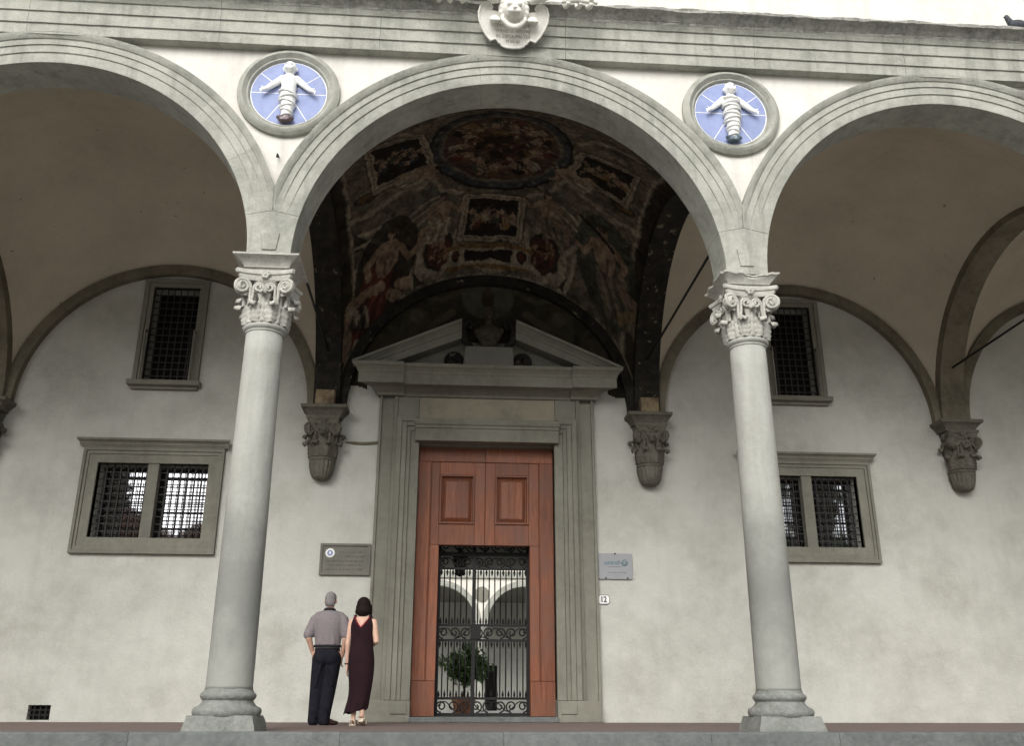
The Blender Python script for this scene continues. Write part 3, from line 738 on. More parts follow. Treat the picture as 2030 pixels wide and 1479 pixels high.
for z0, z1, n in ((.05, .265, 8), (1.265, 1.48, 8), (2.50, 2.705, 8), (2.775, 3.0, 7)):
    me = scr(z1-z0)
    for i in range(n):
        x = gx0+.1+(gx1-gx0-.2)*i/(n-1); o = put('scroll', me, 'iron', gt, (x, 0, z0)); o.scale = (1 if i % 2 else -1, 1, 1)
    sw = MB().tube([(gx0+.04+(gx1-gx0-.08)*q/60, .006, (z0+z1)/2+(z1-z0)*.36*math.sin(q/60*2*PI*3.5)) for q in range(61)], .0115, 6); sw.obj('wave_bar', 'iron', gt, smooth=True)

# ------------------------------------------------------------------ passage and courtyard beyond
ps = empty('passage_walls'); struct(ps)
for s_ in (-1, 1): MB().box(s_*1.5-.2, s_*1.5+.2, D+.56, 13, -.2, 5.2).obj('passage_side_wall', 'wall', ps)
MB().box(-1.3, 1.3, D+.56, 13, 3.5, 4.8).obj('passage_ceiling', 'wall', ps)
for s_ in (-1, 1): x0, x1 = sorted((s_*1.15, s_*1.9)); MB().box(x0, x1, D+.56, D+.7, -.2, 4.7).obj('passage_front_wall', 'dark', ps)
MB().box(-2.2, 2.2, D+.4, 13, -.3, .07).obj('passage_floor', 'step', ps)
struct(MB().box(-30, 30, 13, 60, -.4, .04).obj('courtyard_ground', 'paving'))
# hanging lantern in the passage
ln = empty('hanging_lantern', (-.42, 8.0, 2.85), label='dark iron lantern hanging in the passage behind the gate', cat='lantern')
MB().tube([(0, 0, .3), (0, 0, .67)], .008, 6).obj('chain', 'iron', ln)
MB().lathe([(.10, -.15), (.13, .16)], 6).obj('glass_body', plain('smoky_lantern_glass', (.09, .045, .035), .2, .5), ln)
MB().lathe([(.15, .16), (.15, .18), (.05, .28), (.02, .33)], 6).obj('cap', 'iron', ln)
MB().lathe([(.02, -.22), (.11, -.17), (.11, -.15)], 6).obj('base', 'iron', ln)
# courtyard arcade
ca = empty('courtyard_arcade', (0, 40, 0), label='pale two storey courtyard arcade with round arches seen through the gate', cat='building')
CB, CR, CZ = 4.6, 2.0, 4.35; cx0 = 1.28
m = MB(); rows = []
xs = np.arange(cx0-3.5*CB, cx0+3.5*CB+.01, CB/40)
for x in xs:
    xb = ((x-cx0) % CB)-CB/2; q = CR*CR-xb*xb; rows.append((x, CZ+math.sqrt(max(q, 0))))
m.loft([[(x, 0, z), (x, 0, 13), (x, .5, 13), (x, .5, z)] for x, z in rows]).obj('wall', 'court', ca)
ringm = ring(MB(), CR-.02, CR+.28, -.08, .1, 28).mesh('arch_band', auto=30)
colm = MB().lathe([(.36, 0), (.36, .12), (.3, .2), (.25, .32), (.22, 3.7), (.24, 3.75), (.22, 3.8), (.3, 4.1), (.36, 4.2), (.36, 4.36)], 20).mesh('pillar', auto=40)
medm = None
med = MB().lathe([(.34, 0), (.4, .03), (.4, .06), (.0, .05)], 24).mesh('medallion', auto=40)
for i in range(-3, 4):
    if i < 3: put('arch_band', ringm, 'stone', ca, (cx0+(i+.5)*CB, 0, CZ))
    put('pillar', colm, 'stone', ca, (cx0+i*CB, .25, 0)); put('medallion', med, 'dstone', ca, (cx0+i*CB, .0, 5.9), (PI/2, 0, 0))
MB().box(cx0-16, cx0+16, -.14, .02, 6.75, 7.1).obj('string_course', 'stone', ca); MB().box(cx0-16, cx0+16, -.1, .02, 8.6, 8.75).obj('string_course', 'dstone', ca)
MB().box(cx0-16, cx0+16, 8.0, 8.4, 0, 13).obj('back_wall', 'wall', ca); MB().box(cx0-16, cx0+16, .5, 8.0, 6.3, 6.5).obj('ceiling', 'dstone', ca)
MB().box(cx0-16.5, cx0+16.5, -1.2, 9, 13, 13.3).obj('roof', 'tile', ca)
for i in (-2, -1, 0, 1, 2):
    wv = MB().box(-.55, .55, -.03, .02, 9.4, 11.4).obj('window', 'dark', ca); wv.location.x = cx0+(i+.5)*CB
    dv = MB().box(-.6, .6, 7.95, 7.99, 0, 2.6).obj('door', 'dark', ca); dv.location.x = cx0+(i+.15)*CB
# potted citrus tree in the courtyard
tr = empty('potted_tree', (-.13, 16.0, .04), label='bushy green citrus tree in a terracotta pot in the courtyard', cat='tree')
MB().lathe([(.22, 0), (.30, .32), (.34, .4), (.34, .46), (.28, .46), (.27, .42)], 24).obj('pot', 'terracotta', tr, auto=40)
MB().tube([(0, 0, .4), (.02, 0, .62), (-.01, .01, .9)], [.04, .03, .03], 8).obj('trunk', 'bark', tr, smooth=True)
m = MB()
for i in range(10):
    a = i*2.4; m.tube([(0, 0, .75), (.25*math.cos(a), .25*math.sin(a), 1.05), (.5*math.cos(a), .5*math.sin(a), 1.2+.3*(i % 3))], [.02, .012, .005], 5)
m.obj('branches', 'bark', tr)
def crown(n, c, r, s, mbx):
    cl = [(Vector((rs.normal(), rs.normal(), rs.normal())).normalized()*(.35+.65*rs.rand())) for _ in range(max(10, n//60))]
    for _ in range(n):
        q = cl[rs.randint(len(cl))]; p = Vector((c[0]+r[0]*q.x, c[1]+r[1]*q.y, c[2]+r[2]*q.z))+Vector(rs.normal(0, .13, 3))*max(r)
        d = Vector(rs.normal(0, 1, 3)).normalized(); e = d.orthogonal().normalized(); f_ = d.cross(e)
        k = s*(.6+.8*rs.rand()); mbx.add([p-e*k*.45, p-f_*k, p+e*k*.45+d*k*.15, p+f_*k], [(0, 1, 2, 3)])
    return mbx
crown(2600, (0, 0, 1.25), (.66, .66, .52), .065, MB()).obj('crown', 'leaf', tr)

# ------------------------------------------------------------------ plaques and number tile
pq = empty('stone_plaque', (-2.425, D, 2.615), label='dark stone plaque with raised border and small round blue white emblem', cat='plaque')
MB().box(-.41, .41, -.03, 0, -.25, .25).obj('slab', 'plq', pq)
frame_box(pq, 'border', .385, .225, .43, .27, 0, 0, -.055, 0, 'plq', .008)
em = MB().lathe([(.0, .012), (.05, .012), (.066, .016), (.078, .01), (.08, 0)], 28).obj('emblem', 'lead', pq, auto=40); em.location = (-.262, -.03, .105); em.rotation_euler = (PI/2, 0, 0)
MB().lathe([(.0, .016), (.049, .016), (.05, .01)], 24).obj('emblem_disc', 'blue', em)
MB().ell((0, 0, 0), (.014, .03, .012)).obj('emblem_figure', 'glaze', em).location = (0, -.0, .018)
def worn_lines(parent, x0, x1, y, zs, h, mat, name):
    """rows of worn, unreadable lettering: short strokes of uneven length"""
    m = MB()
    for z in zs:
        x = x0+random.uniform(0, .05)
        while x < x1-.02:
            L = random.uniform(.006, .016); m.box(x, x+L, y-.0015, y+.001, z-h*random.uniform(.25, .5), z+h*random.uniform(.25, .5)); x += L+random.choice((.006, .008, .008, .024))
    o = m.obj(name, mat, parent); o['kind'] = 'stuff'; return o
worn_lines(pq, -.12, .34, -.031, (.12, .05), .03, 'letter', 'worn_lettering'); worn_lines(pq, -.33, .33, -.031, (-.03, -.1, -.17), .028, 'letter', 'worn_lettering')
p2 = empty('metal_plate', (2.245, D, 2.555), label='grey metal plate lettered unicef, fixed with screws above the number tile', cat='plaque')
pl = [(x, z) for x, z in ((-.29, -.215), (-.275, -.225), (.29, -.225), (.305, -.21), (.305, .205), (.29, .22), (-.28, .22), (-.295, .205))]
MB().prism(pl, -.035, -.015).obj('plate', 'metalp', p2, bevel=.004)
MB().box(-.25, .27, -.016, 0, -.18, .18).obj('backing', 'dark', p2)
text('unicef', .115, 'cyan', p2, (-.055, -.037, .06))
gl = MB(); gl.tube([(.045*math.cos(a), 0, .045*math.sin(a)) for a in np.linspace(0, 2*PI, 25)], .004, 5); gl.tube([(.02*math.cos(a), 0, .045*math.sin(a)) for a in np.linspace(0, 2*PI, 21)], .003, 5); gl.tube([(-.045, 0, 0), (.045, 0, 0)], .003, 5); gl.tube([(-.06, 0, .01), (-.05, 0, -.04), (0, 0, -.065), (.05, 0, -.04), (.06, 0, .01)], .005, 5)
gl.obj('globe_emblem', 'cyan', p2, loc=(.165, -.037, .065))
worn_lines(p2, -.15, .12, -.036, (-.01,), .014, 'letter', 'worn_lettering'); worn_lines(p2, -.15, .2, -.036, (-.11,), .014, 'letter', 'worn_lettering')
for x, z in ((0, .215), (-.17, -.205), (.21, -.205)): o = MB().lathe([(.014, 0), (.014, .02), (.008, .03)], 10).obj('screw', 'iron', p2, loc=(x, -.033, z)); o.rotation_euler = (PI/2, 0, 0)
nt_ = empty('number_tile', (2.03, D, 1.985), label='small white enamel house number tile reading 12', cat='number tile')
oc = [(-.10, -.045), (-.07, -.078), (.07, -.078), (.10, -.045), (.10, .045), (.07, .078), (-.07, .078), (-.10, .045)]
MB().prism(oc, -.018, 0).obj('tile', 'enamel', nt_, bevel=.004)
bd = MB().tube([(x*.97, -.019, z*.97) for x, z in oc+oc[:2]], .005, 5).obj('rim', 'enamelk', nt_)
text('1', .135, 'enamelk', nt_, (-.034, -.02, -.002), sx=1.0, name='digit', off=.004); text('2', .135, 'enamelk', nt_, (.022, -.02, -.002), sx=.9, name='digit', off=.004)

# ------------------------------------------------------------------ roundels with swaddled infants
def make_roundel(full, rock):
    t = empty('roundel')
    o = MB().lathe([(.485, -.01), (.487, .03), (.51, .06), (.53, .055), (.545, .075), (.575, .105), (.61, .095), (.63, .07), (.65, .055), (.655, -.02)], 72).obj('stone_ring', 'stone', t, auto=45); o.rotation_euler = (PI/2, 0, 0)
    o = MB().lathe([(.0, .0), (.495, .0), (.495, .019), (.0, .019)], 64).obj('backing_disc', 'lead', t); o.rotation_euler = (PI/2, 0, 0)
    cut = [0, 38, 142, 180, 238, 302, 360]
    for a, b in zip(cut[:-1], cut[1:]):
        n = max(6, (b-a)//6); rr_ = .478; g2 = .0045
        mid = rad((a+b)/2); off = Vector((math.cos(mid), 0, math.sin(mid)))*g2*1.1/max(.35, math.sin(rad(b-a)/2))
        poly = [(off.x, off.z)]+[(rr_*math.cos(rad(a+(b-a)*i/n))*.99+off.x*.15, rr_*math.sin(rad(a+(b-a)*i/n))*.99+off.z*.15) for i in range(n+1)]
        # keep the joint parallel: shift the end points along the normals
        na = Vector((-math.sin(rad(a)), math.cos(rad(a))))*g2; nb_ = Vector((math.sin(rad(b)), -math.cos(rad(b))))*g2
        poly[1] = (rr_*math.cos(rad(a))+na.x, rr_*math.sin(rad(a))+na.y); poly[-1] = (rr_*math.cos(rad(b))+nb_.x, rr_*math.sin(rad(b))+nb_.y)
        MB().prism(poly, -.022, -.005).obj('blue_tile', 'blue', t, bevel=.003)
    y = -.05
    m = MB()
    m.ell((0, y-.03, .345), (.083, .08, .095)).ell((0, y-.085, .32), (.06, .04, .05)).ell((0, y-.122, .335), (.014, .014, .016))
    for s_ in (-1, 1):
        m.ell((s_*.03, y-.115, .30), (.026, .02, .024)); m.ell((s_*.085, y-.02, .335), (.014, .02, .026))
    m.ell((0, y-.105, .283), (.022, .02, .016))
    m.cap_((0, y-.01, .28), .045, (0, y-.01, .22), .055)
    m.chain([((0, y-.0, .17), .1), ((0, y-.01, .0), .095), ((0, y-.015, -.06), .1)]).ell((0, y-.075, .02), (.06, .04, .07))
    for s_ in (-1, 1):
        m.chain([((s_*.09, y, .2), .048), ((s_*.19, y-.02, .10), .042), ((s_*.27, y-.03, .025), .032)])
        m.chain([((s_*.27, y-.03, .025), .03), ((s_*.315, y-.045, -.005), .026)])
        for i in range(4): m.cap_((s_*(.315+.006*i), y-.05, -.005-.012*i+.012), .010, (s_*(.35-.003*i), y-.055, -.02-.016*i+.018), .008, 8)
        m.cap_((s_*.30, y-.06, .01), .010, (s_*.335, y-.075, .02), .008, 8)
    inf = sculpt(m, 'infant_figure', 'glaze', t, .0075, 2)
    m = MB().chain([((0, y-.005, -.05), .105), ((.01, y-.01, -.2), .09), ((-.005, y-.005, -.36), .062), ((0, y, -.4), .055)])
    sculpt(m, 'swaddled_legs', 'glaze', inf, .009, 2)
    # swaddling bands
    nbn = 10 if full else 6; zt = .17 if full else -.05
    for i in range(nbn):
        z = zt-(zt+.37)*i/(nbn-1); rr_ = .113 if z > -.1 else .113-.05*(-.1-z)/.27
        tl = rad(7 if i % 2 else -9)*(1 if full else 1.6)
        p = [(rr_*math.cos(a), y-.01+rr_*.98*math.sin(a), z+math.tan(tl)*rr_*math.cos(a)) for a in np.linspace(0, 2*PI, 33)]
        MB().tube(p, .0135, 6).obj('swaddling_band', 'glaze', inf, smooth=True)
    m = MB()
    for i in range(12): a = i*.55; m.ell((.10*math.cos(a*1.9)*(.4+.6*((i*7) % 5)/5), y-.01-.03*((i*3) % 4)/4, -.425+.02*math.sin(i*2.2)), (.045, .045, .028), 9, 7)
    sculpt(m, 'rocky_base', rock, t, .011, 1)
    for s_ in (-1, 1): MB().ell((s_*.031, -.160, .353), (.012, .011, .006)).obj('eye', 'rockg', inf)
    MB().ell((0, -.172, .292), (.015, .008, .003)).obj('mouth', 'rockb', inf)
    return t
r1 = make_roundel(False, 'rockb'); r1.location = (-2.875, -.2, 7.65); tag(r1, 'blue glazed roundel with bare chested infant wrapped from the waist, brown rock base', 'roundel', 'blue roundels in the spandrels')
r2 = make_roundel(True, 'rockg'); r2.location = (2.905, -.2, 7.65); tag(r2, 'blue glazed roundel with infant bandaged to the chest, dark green rock base', 'roundel', 'blue roundels in the spandrels')

# ------------------------------------------------------------------ cartouche with lion mask on the architrave
ct = empty('cartouche', (-.01, -.375, 8.385), label='pale carved marble cartouche with lion mask, paws and inscription', cat='cartouche')
ct.rotation_euler = (rad(24), 0, 0)
half = [(0, 0), (.1, .008), (.155, .035), (.16, .06), (.185, .06), (.20, .09), (.235, .115), (.275, .10), (.295, .085), (.36, .16), (.42, .26), (.455, .36), (.462, .45), (.44, .53), (.40, .565), (.35, .575), (.31, .56), (.29, .52), (.3, .49), (.2, .47)]
pol = [(-x, z) for x, z in half[::-1]][:-1]+half
m = MB().prism(pol, -.05, .0); sh = m.obj('shield', 'marble', ct, bevel=.018)
rim = MB().tube([(x*.985, -.055, z*.985+.004) for x, z in pol[1:-1]], .016, 6).obj('rim', 'marble', sh, smooth=True)
DZL = -.12
m = MB().ell((0, -.12, .60), (.15, .12, .14)).ell((0, -.23, .555), (.085, .08, .06)).ell((0, -.3, .575), (.035, .025, .022)).ell((-.04, -.265, .535), (.05, .05, .035)).ell((.04, -.265, .535), (.05, .05, .035))
for s_ in (-1, 1):
    m.ell((s_*.06, -.22, .64), (.04, .04, .03)); m.ell((s_*.12, -.1, .70), (.04, .04, .05))
for i in range(16): a = PI*.95+i/15*PI*-1.9+PI/2; m.ell((.165*math.cos(a), -.08, .60+.155*math.sin(a)), (.045, .05, .05), 8, 6)
sculpt(m, 'lion_mask', 'marble', ct, .009, 1, loc=(0, 0, DZL))
m = MB().tube([(x, -.17+.3*x*x, .47-.115*(1-(x/.16)**2)) for x in np.linspace(-.16, .16, 15)], [.02+.022*math.sin(PI*i/14) for i in range(15)], 10); m.obj('lower_jaw', 'marble', ct, smooth=True, loc=(0, -.02, DZL))
m = MB().tube([(x, -.12, .50-.15*(1-(abs(x)/.15)**2.2)) for x in np.linspace(-.15, .15, 19)], .018, 8); m.obj('mouth_rim', 'marble', ct, smooth=True, loc=(0, -.02, DZL))
for s_ in (-1, 1):
    m = MB().ell((s_*.245, -.1, .47), (.075, .08, .045))
    for i in range(4): m.ell((s_*.245+(i-1.5)*.036, -.165, .445), (.019, .03, .024), 8, 6)
    sculpt(m, 'paw', 'marble', ct, .009, 1, loc=(0, 0, DZL))
    m = MB().tube([(s_*.20, -.12, .64), (s_*.27, -.13, .66), (s_*.36, -.14, .70), (s_*.46, -.13, .72)], [.05, .07, .075, .05], 10); m.ell((s_*.41, -.15, .70), (.12, .09, .045)); sculpt(m, 'scroll_lobe', 'marble', ct, .012, 1, loc=(0, 0, -.04))
    p = [(s_*(.72+.06*math.cos(a)+.0*a), -.30-.05*math.sin(a), .60+.055*math.sin(a)) for a in np.linspace(-.5, 5.5, 20)]
    m = MB()
    for dx in (0, .14): m.lathe([(.075, -.0), (.09, .05), (.075, .10)], 14)
    rb = MB()
    for q, dx in enumerate((.68, .84, .98)): rb.tube([(s_*(dx+.02*math.cos(a)), -.30-.075*math.cos(a), .60+.06*math.sin(a)) for a in np.linspace(.3, 5.9, 20)], .03, 8)
    rb.tube([(s_*.62, -.30, .60), (s_*.8, -.37, .61), (s_*1.08, -.30, .60)], [.03, .04, .02], 8)
    rb.obj('ribbon', 'marble', ct, smooth=True, loc=(0, .14, .0))
for i, (l, s_) in enumerate((('MEDIC    COSM', .062), ('ITIFRENS ATOVE', .062), ('IN ZIETA PAI TES', .06), ('M IN XI', .055))):
    text(l, s_, 'letterm', ct, (0, -.053, .285-.066*i), name='inscription')

# ------------------------------------------------------------------ frescoes of the middle bay
ZD = Vector((0, YC, ZS))
def on_dome(u, v):
    d = (Fv+(u-1015)/FPX*Rv-(v-739.5)/FPX*Uv).normalized(); o = CAM-ZD; b = o.dot(d); c = o.dot(o)-RD*RD; t = -b+math.sqrt(max(0, b*b-c)); p = o+d*t
    return p.x, p.y
def on_wall(u, v):
    d = Fv+(u-1015)/FPX*Rv-(v-739.5)/FPX*Uv; t = (D-CAM.y)/d.y; p = CAM+d*t; return p.x, p.z
class Paint:
    def __init__(s, X, Y, base): s.X, s.Y = X, Y; s.c = np.tile(np.array(base, float), X.shape+(1,))
    def _m(s, mask, col, k=1.): s.c[mask] = s.c[mask]*(1-k)+np.array(col)*k
    def poly(s, pts, col, k=1.):
        X, Y = s.X, s.Y; ins = np.zeros(X.shape, bool); n = len(pts)
        for i in range(n):
            (x1, y1), (x2, y2) = pts[i], pts[(i+1) % n]
            if y1 == y2: continue
            ins ^= ((y1 > Y) != (y2 > Y)) & (X < (x2-x1)*(Y-y1)/(y2-y1)+x1)
        s._m(ins, col, k)
    def ell(s, c, r, col, ang=0, k=1.):
        dx, dy = s.X-c[0], s.Y-c[1]; ca_, sa_ = math.cos(ang), math.sin(ang)
        s._m(((dx*ca_+dy*sa_)/r[0])**2+((-dx*sa_+dy*ca_)/r[1])**2 < 1, col, k)
    def line(s, pts, wd, col, k=1.):
        for (x1, y1), (x2, y2) in zip(pts[:-1], pts[1:]):
            L2 = (x2-x1)**2+(y2-y1)**2+1e-9; t = np.clip(((s.X-x1)*(x2-x1)+(s.Y-y1)*(y2-y1))/L2, 0, 1)
            s._m((s.X-x1-t*(x2-x1))**2+(s.Y-y1-t*(y2-y1))**2 < wd*wd, col, k)
CRM, CR2, FLE, DRK, RED, GRN, OCH, GRY, BLU = (.33, .28, .20), (.16, .132, .094), (.30, .21, .14), (.022, .017, .013), (.12, .04, .028), (.055, .06, .04), (.19, .115, .045), (.10, .092, .075), (.05, .058, .065)
NF = 330
fm, FX, FY, FZ = dome_mesh('painted_vault', NF)
def warp(shape, amp, freq, seed):
    r = np.random.RandomState(seed); g1 = r.rand(freq+2, freq+2)-.5
    yy = np.linspace(0, freq, shape[0]); xx = np.linspace(0, freq, shape[1]); y0 = yy.astype(int); x0 = xx.astype(int)
    fy = (yy-y0)[:, None]; fx = (xx-x0)[None, :]; fy = fy*fy*(3-2*fy); fx = fx*fx*(3-2*fx)
    a = g1[np.ix_(y0, x0)]; b = g1[np.ix_(y0, x0+1)]; c = g1[np.ix_(y0+1, x0)]; d = g1[np.ix_(y0+1, x0+1)]
    return amp*((a*(1-fx)+b*fx)*(1-fy)+(c*(1-fx)+d*fx)*fy)
P = Paint(FX+warp(FX.shape, .05, 30, 1)+warp(FX.shape, .03, 90, 2), FY+warp(FX.shape, .05, 30, 3)+warp(FX.shape, .03, 90, 4), CR2)
q = on_dome
def scatter(P, c, r, n, size, cols, k=.8):
    for _ in range(n):
        a, e = rs.rand()*2*PI, math.sqrt(rs.rand()); cc = cols[rs.randint(len(cols))]
        P.ell((c[0]+r[0]*e*math.cos(a), c[1]+r[1]*e*math.sin(a)), (size*(.4+rs.rand()), size*(.25+.5*rs.rand())), cc, rs.rand()*PI, k)
# soft mottling over the ground
scatter(P, (0, 0), (3.6, 3.6), 420, .17, [CRM, GRY, CR2, GRN, DRK], .4)
scatter(P, (0, 0), (3.6, 3.6), 700, .055, [CRM, DRK, RED, OCH, GRN], .5)
# border lines along the bay edges
for s_ in (-1, 1):
    P.poly([(s_*2.72, -2.8), (s_*2.55, -2.8), (s_*2.55, 2.8), (s_*2.72, 2.8)], DRK, .85); P.line([(s_*2.5, -2.7), (s_*2.5, 2.7)], .022, CRM)
P.poly([(-2.7, 2.80), (-2.7, 2.66), (2.7, 2.66), (2.7, 2.80)], CRM, .9)
def figure(P, c, up, sc, robe, skin, flip=1, dark=None):
    """seated painted figure: 'up' is the direction of its head"""
    u = Vector(up).normalized(); r_ = Vector((u.y, -u.x))*flip
    def L(a, b): v = Vector(c)+u*(a*sc)+r_*(b*sc); return (v.x, v.y)
    an = math.atan2(u.y, u.x)
    if dark: P.ell(L(.0, .0), (.95*sc, .62*sc), dark, an, .85)
    P.ell(L(-.35, .1), (.42*sc, .36*sc), robe, an); P.poly([L(-.1, -.25), L(-.1, .35), L(-.85, .5), L(-.85, -.1)], robe)
    for i in range(5): P.line([L(-.15-.05*i, -.2+.13*i), L(-.8, .0+.1*i)], .022*sc, tuple(x*(.5 if i % 2 else 1.5) for x in robe))
    P.ell(L(.12, 0), (.34*sc, .22*sc), skin if robe != FLE else CRM, an); P.ell(L(.3, 0), (.14*sc, .25*sc), skin, an)
    P.line([L(.3, .2), L(.05, .42), L(-.15, .3)], .065*sc, skin); P.line([L(.3, -.2), L(.1, -.45), L(.3, -.62)], .062*sc, skin)
    P.line([L(-.35, .25), L(-.45, .6), L(-.85, .55)], .08*sc, skin, .8); P.ell(L(.58, .03), (.13*sc, .105*sc), skin, an); P.ell(L(.66, .03), (.09*sc, .11*sc), DRK, an, .8)
    P.line([L(.05, .05), L(-.2, .0)], .03*sc, tuple(x*.5 for x in skin)); P.line([L(.45, -.02), L(.55, -.05)], .02*sc, DRK)
# scroll-like framework strips between the panels
for s_ in (-1, 1):
    P.poly([(s_*.75, .95), (s_*1.15, .85), (s_*1.9, 1.75), (s_*1.35, 1.95), (s_*.9, 1.75)], GRY, .7)
    P.ell((s_*1.3, 1.42), (.5, .17), CRM, s_*.55); P.ell((s_*1.3, 1.42), (.45, .125), CR2, s_*.55); P.line([(s_*.9, 1.2), (s_*1.7, 1.65)], .02, CRM)
    P.ell((s_*.98, 2.2), (.3, .36), DRK, 0, .9); P.ell((s_*.98, 2.2), (.23, .29), RED, 0, .7); scatter(P, (s_*.98, 2.2), (.2, .25), 30, .05, [DRK, FLE, OCH])
    P.line([(s_*.66, 1.9), (s_*.72, 2.4), (s_*1.0, 2.6), (s_*1.3, 2.45), (s_*1.36, 2.1)], .045, CRM); P.line([(s_*1.36, 2.6), (s_*1.36, 2.1), (s_*1.95, 1.35), (s_*2.4, 1.3)], .05, CRM)
    P.poly([(s_*1.5, 2.62), (s_*1.5, 2.35), (s_*1.28, 2.62)], DRK, .9)
    P.poly([(s_*2.45, 1.55), (s_*2.2, 1.5), (s_*2.45, 1.2)], DRK, .9)
# central oval with ring
P.ell((.04, -.12), (1.22, 1.22), DRK); P.ell((.04, -.12), (1.17, 1.17), BLU); P.ell((.04, -.12), (1.06, 1.06), GRY); P.ell((.04, -.12), (1.02, 1.02), CR2); P.ell((.04, -.12), (.97, .97), (.10, .06, .042))
for k in range(26): a = k*2*PI/26; P.ell((.04+1.115*math.cos(a), -.12+1.115*math.sin(a)), (.035, .05), CR2, a, .7)
scatter(P, (.04, -.12), (.82, .82), 90, .13, [RED, (.16, .1, .065), DRK, OCH, (.06, .04, .03)]); scatter(P, (.04, -.15), (.8, .8), 60, .07, [FLE, CRM, RED, DRK])
for k in range(13):
    a = k*2*PI/13+.2; cc = (.04+.66*math.cos(a), -.12+.66*math.sin(a)); figure(P, cc, (-math.cos(a), -math.sin(a)), .26, [RED, CRM, DRK, OCH, GRN][k % 5], FLE, 1 if k % 2 else -1)
scatter(P, (-.02, -.05), (.3, .3), 18, .14, [DRK, (.05, .03, .02)], .9)
for s_ in (-1, 1):      # pale painted framework
    P.line([(s_*1.28, .35), (s_*1.5, .75), (s_*2.1, .95), (s_*2.45, .9)], .05, CRM, .9); P.line([(s_*.62, 1.12), (s_*.95, 1.0), (s_*1.2, .55)], .045, CRM, .9)
    P.line([(s_*.55, 1.95), (s_*.62, 2.45), (s_*.25, 2.55), (0, 2.62)], .04, CRM, .9); P.line([(s_*1.45, 2.6), (s_*1.6, 2.0), (s_*2.2, 1.5), (s_*2.48, 1.45)], .035, CRM, .9)
    P.line([(s_*1.28, -.6), (s_*1.55, -.95), (s_*2.2, -1.1)], .05, CRM, .9); P.ell((s_*2.2, .55), (.22, .13), DRK, 0, .8); P.ell((s_*2.2, .55), (.15, .08), OCH, 0, .7)
# framed scenes: centre panel and two side panels
def panel(pts, cols, n):
    cx_ = sum(p[0] for p in pts)/4; cy_ = sum(p[1] for p in pts)/4
    def sc(k): return [(cx_+(p[0]-cx_)*k, cy_+(p[1]-cy_)*k) for p in pts]
    P.poly(sc(1.34), DRK, .7); P.poly(sc(1.28), CRM); P.poly(sc(1.15), CR2); P.poly(sc(1.09), CRM); P.poly(sc(1.0), DRK)
    wx_ = (max(p[0] for p in pts)-min(p[0] for p in pts))/2*.82; wy_ = (max(p[1] for p in pts)-min(p[1] for p in pts))/2*.75
    scatter(P, (cx_, cy_), (wx_, wy_), n//2, .07, [GRN, BLU, DRK, (.05, .04, .03)], .7)
    for k in range(9):
        figure(P, (cx_+wx_*(k/4-1)*.92, cy_+wy_*.25*((k*5) % 3-1)), (.1*(k % 3-1), -1), .17+.03*(k % 2), cols[k % len(cols)], FLE, 1 if k % 2 else -1)
panel([q(932, 393), q(1030, 400), q(1022, 470), q(922, 468)], [GRN, RED, OCH, CRM, DRK], 60)
panel([q(735, 300), q(828, 275), q(850, 325), q(750, 370)], [GRN, BLU, DRK], 40)
panel([q(1160, 310), q(1255, 350), q(1235, 400), q(1140, 345)], [GRN, DRK, OCH], 40)
# cartouche strip under the centre panel
a_, b_ = q(920, 505), q(1015, 508)
P.poly([(a_[0]-.3, a_[1]-.12), (b_[0]+.3, b_[1]-.12), (b_[0]+.32, b_[1]+.16), (a_[0]-.32, a_[1]+.16)], CRM); P.poly([(a_[0], a_[1]-.07), (b_[0], b_[1]-.07), (b_[0], b_[1]+.1), (a_[0], a_[1]+.1)], DRK)
P.line([(a_[0]-.35, a_[1]-.15), (b_[0]+.35, b_[1]-.15)], .035, OCH); P.line([(a_[0]-.3, a_[1]+.19), (b_[0]+.3, b_[1]+.19)], .03, OCH)
for x in (a_[0]-.18, b_[0]+.18): P.ell((x, a_[1]), (.09, .1), DRK); P.ell((x, a_[1]), (.05, .06), RED)
# nudes by the centre panel and reclining beside side panels, large seated figures in the corners
for u, v, up, sc_, rb_, fl_ in ((878, 425, (.1, -1), .62, CRM, 1), (1085, 420, (-.1, -1), .62, CR2, -1), (840, 345, (.75, -.5), .5, CRM, 1), (1125, 350, (-.75, -.5), .5, CRM, -1)):
    figure(P, q(u, v), up, sc_, rb_, FLE, fl_, None)
figure(P, q(765, 525), (.35, -1), .86, RED, FLE, 1, DRK); figure(P, q(1200, 520), (-.3, -1), .86, CR2, FLE, -1, GRN)
P.line([q(1150, 425), q(1215, 500)], .03, DRK)
P.poly([q(690, 610), q(728, 605), q(730, 650), q(700, 655)], CRM, .9); scatter(P, q(712, 632), (.12, .14), 12, .06, [DRK])
P.poly([q(1222, 625), q(1262, 618), q(1266, 645), q(1226, 650)], (.26, .19, .1), .9)
for u, v in ((745, 575), (780, 585), (800, 560)): P.ell(q(u, v), (.16, .08), FLE, .4)
P.c *= (.66*(1+warp(FX.shape, .6, 40, 8)+warp(FX.shape, .8, 120, 9)))[..., None]
def set_paint(me, arr):
    a = me.color_attributes.new('paint', 'FLOAT_COLOR', 'POINT'); c4 = np.ones((arr.shape[0]*arr.shape[1], 4), np.float32); c4[:, :3] = arr.reshape(-1, 3); a.data.foreach_set('color', c4.ravel())
set_paint(fm, P.c)
o = put('painted_vault', fm, 'fresco', bld, (0, YC, ZS)); o['label'] = 'dark frescoed vault with a painted oval and framed scenes'
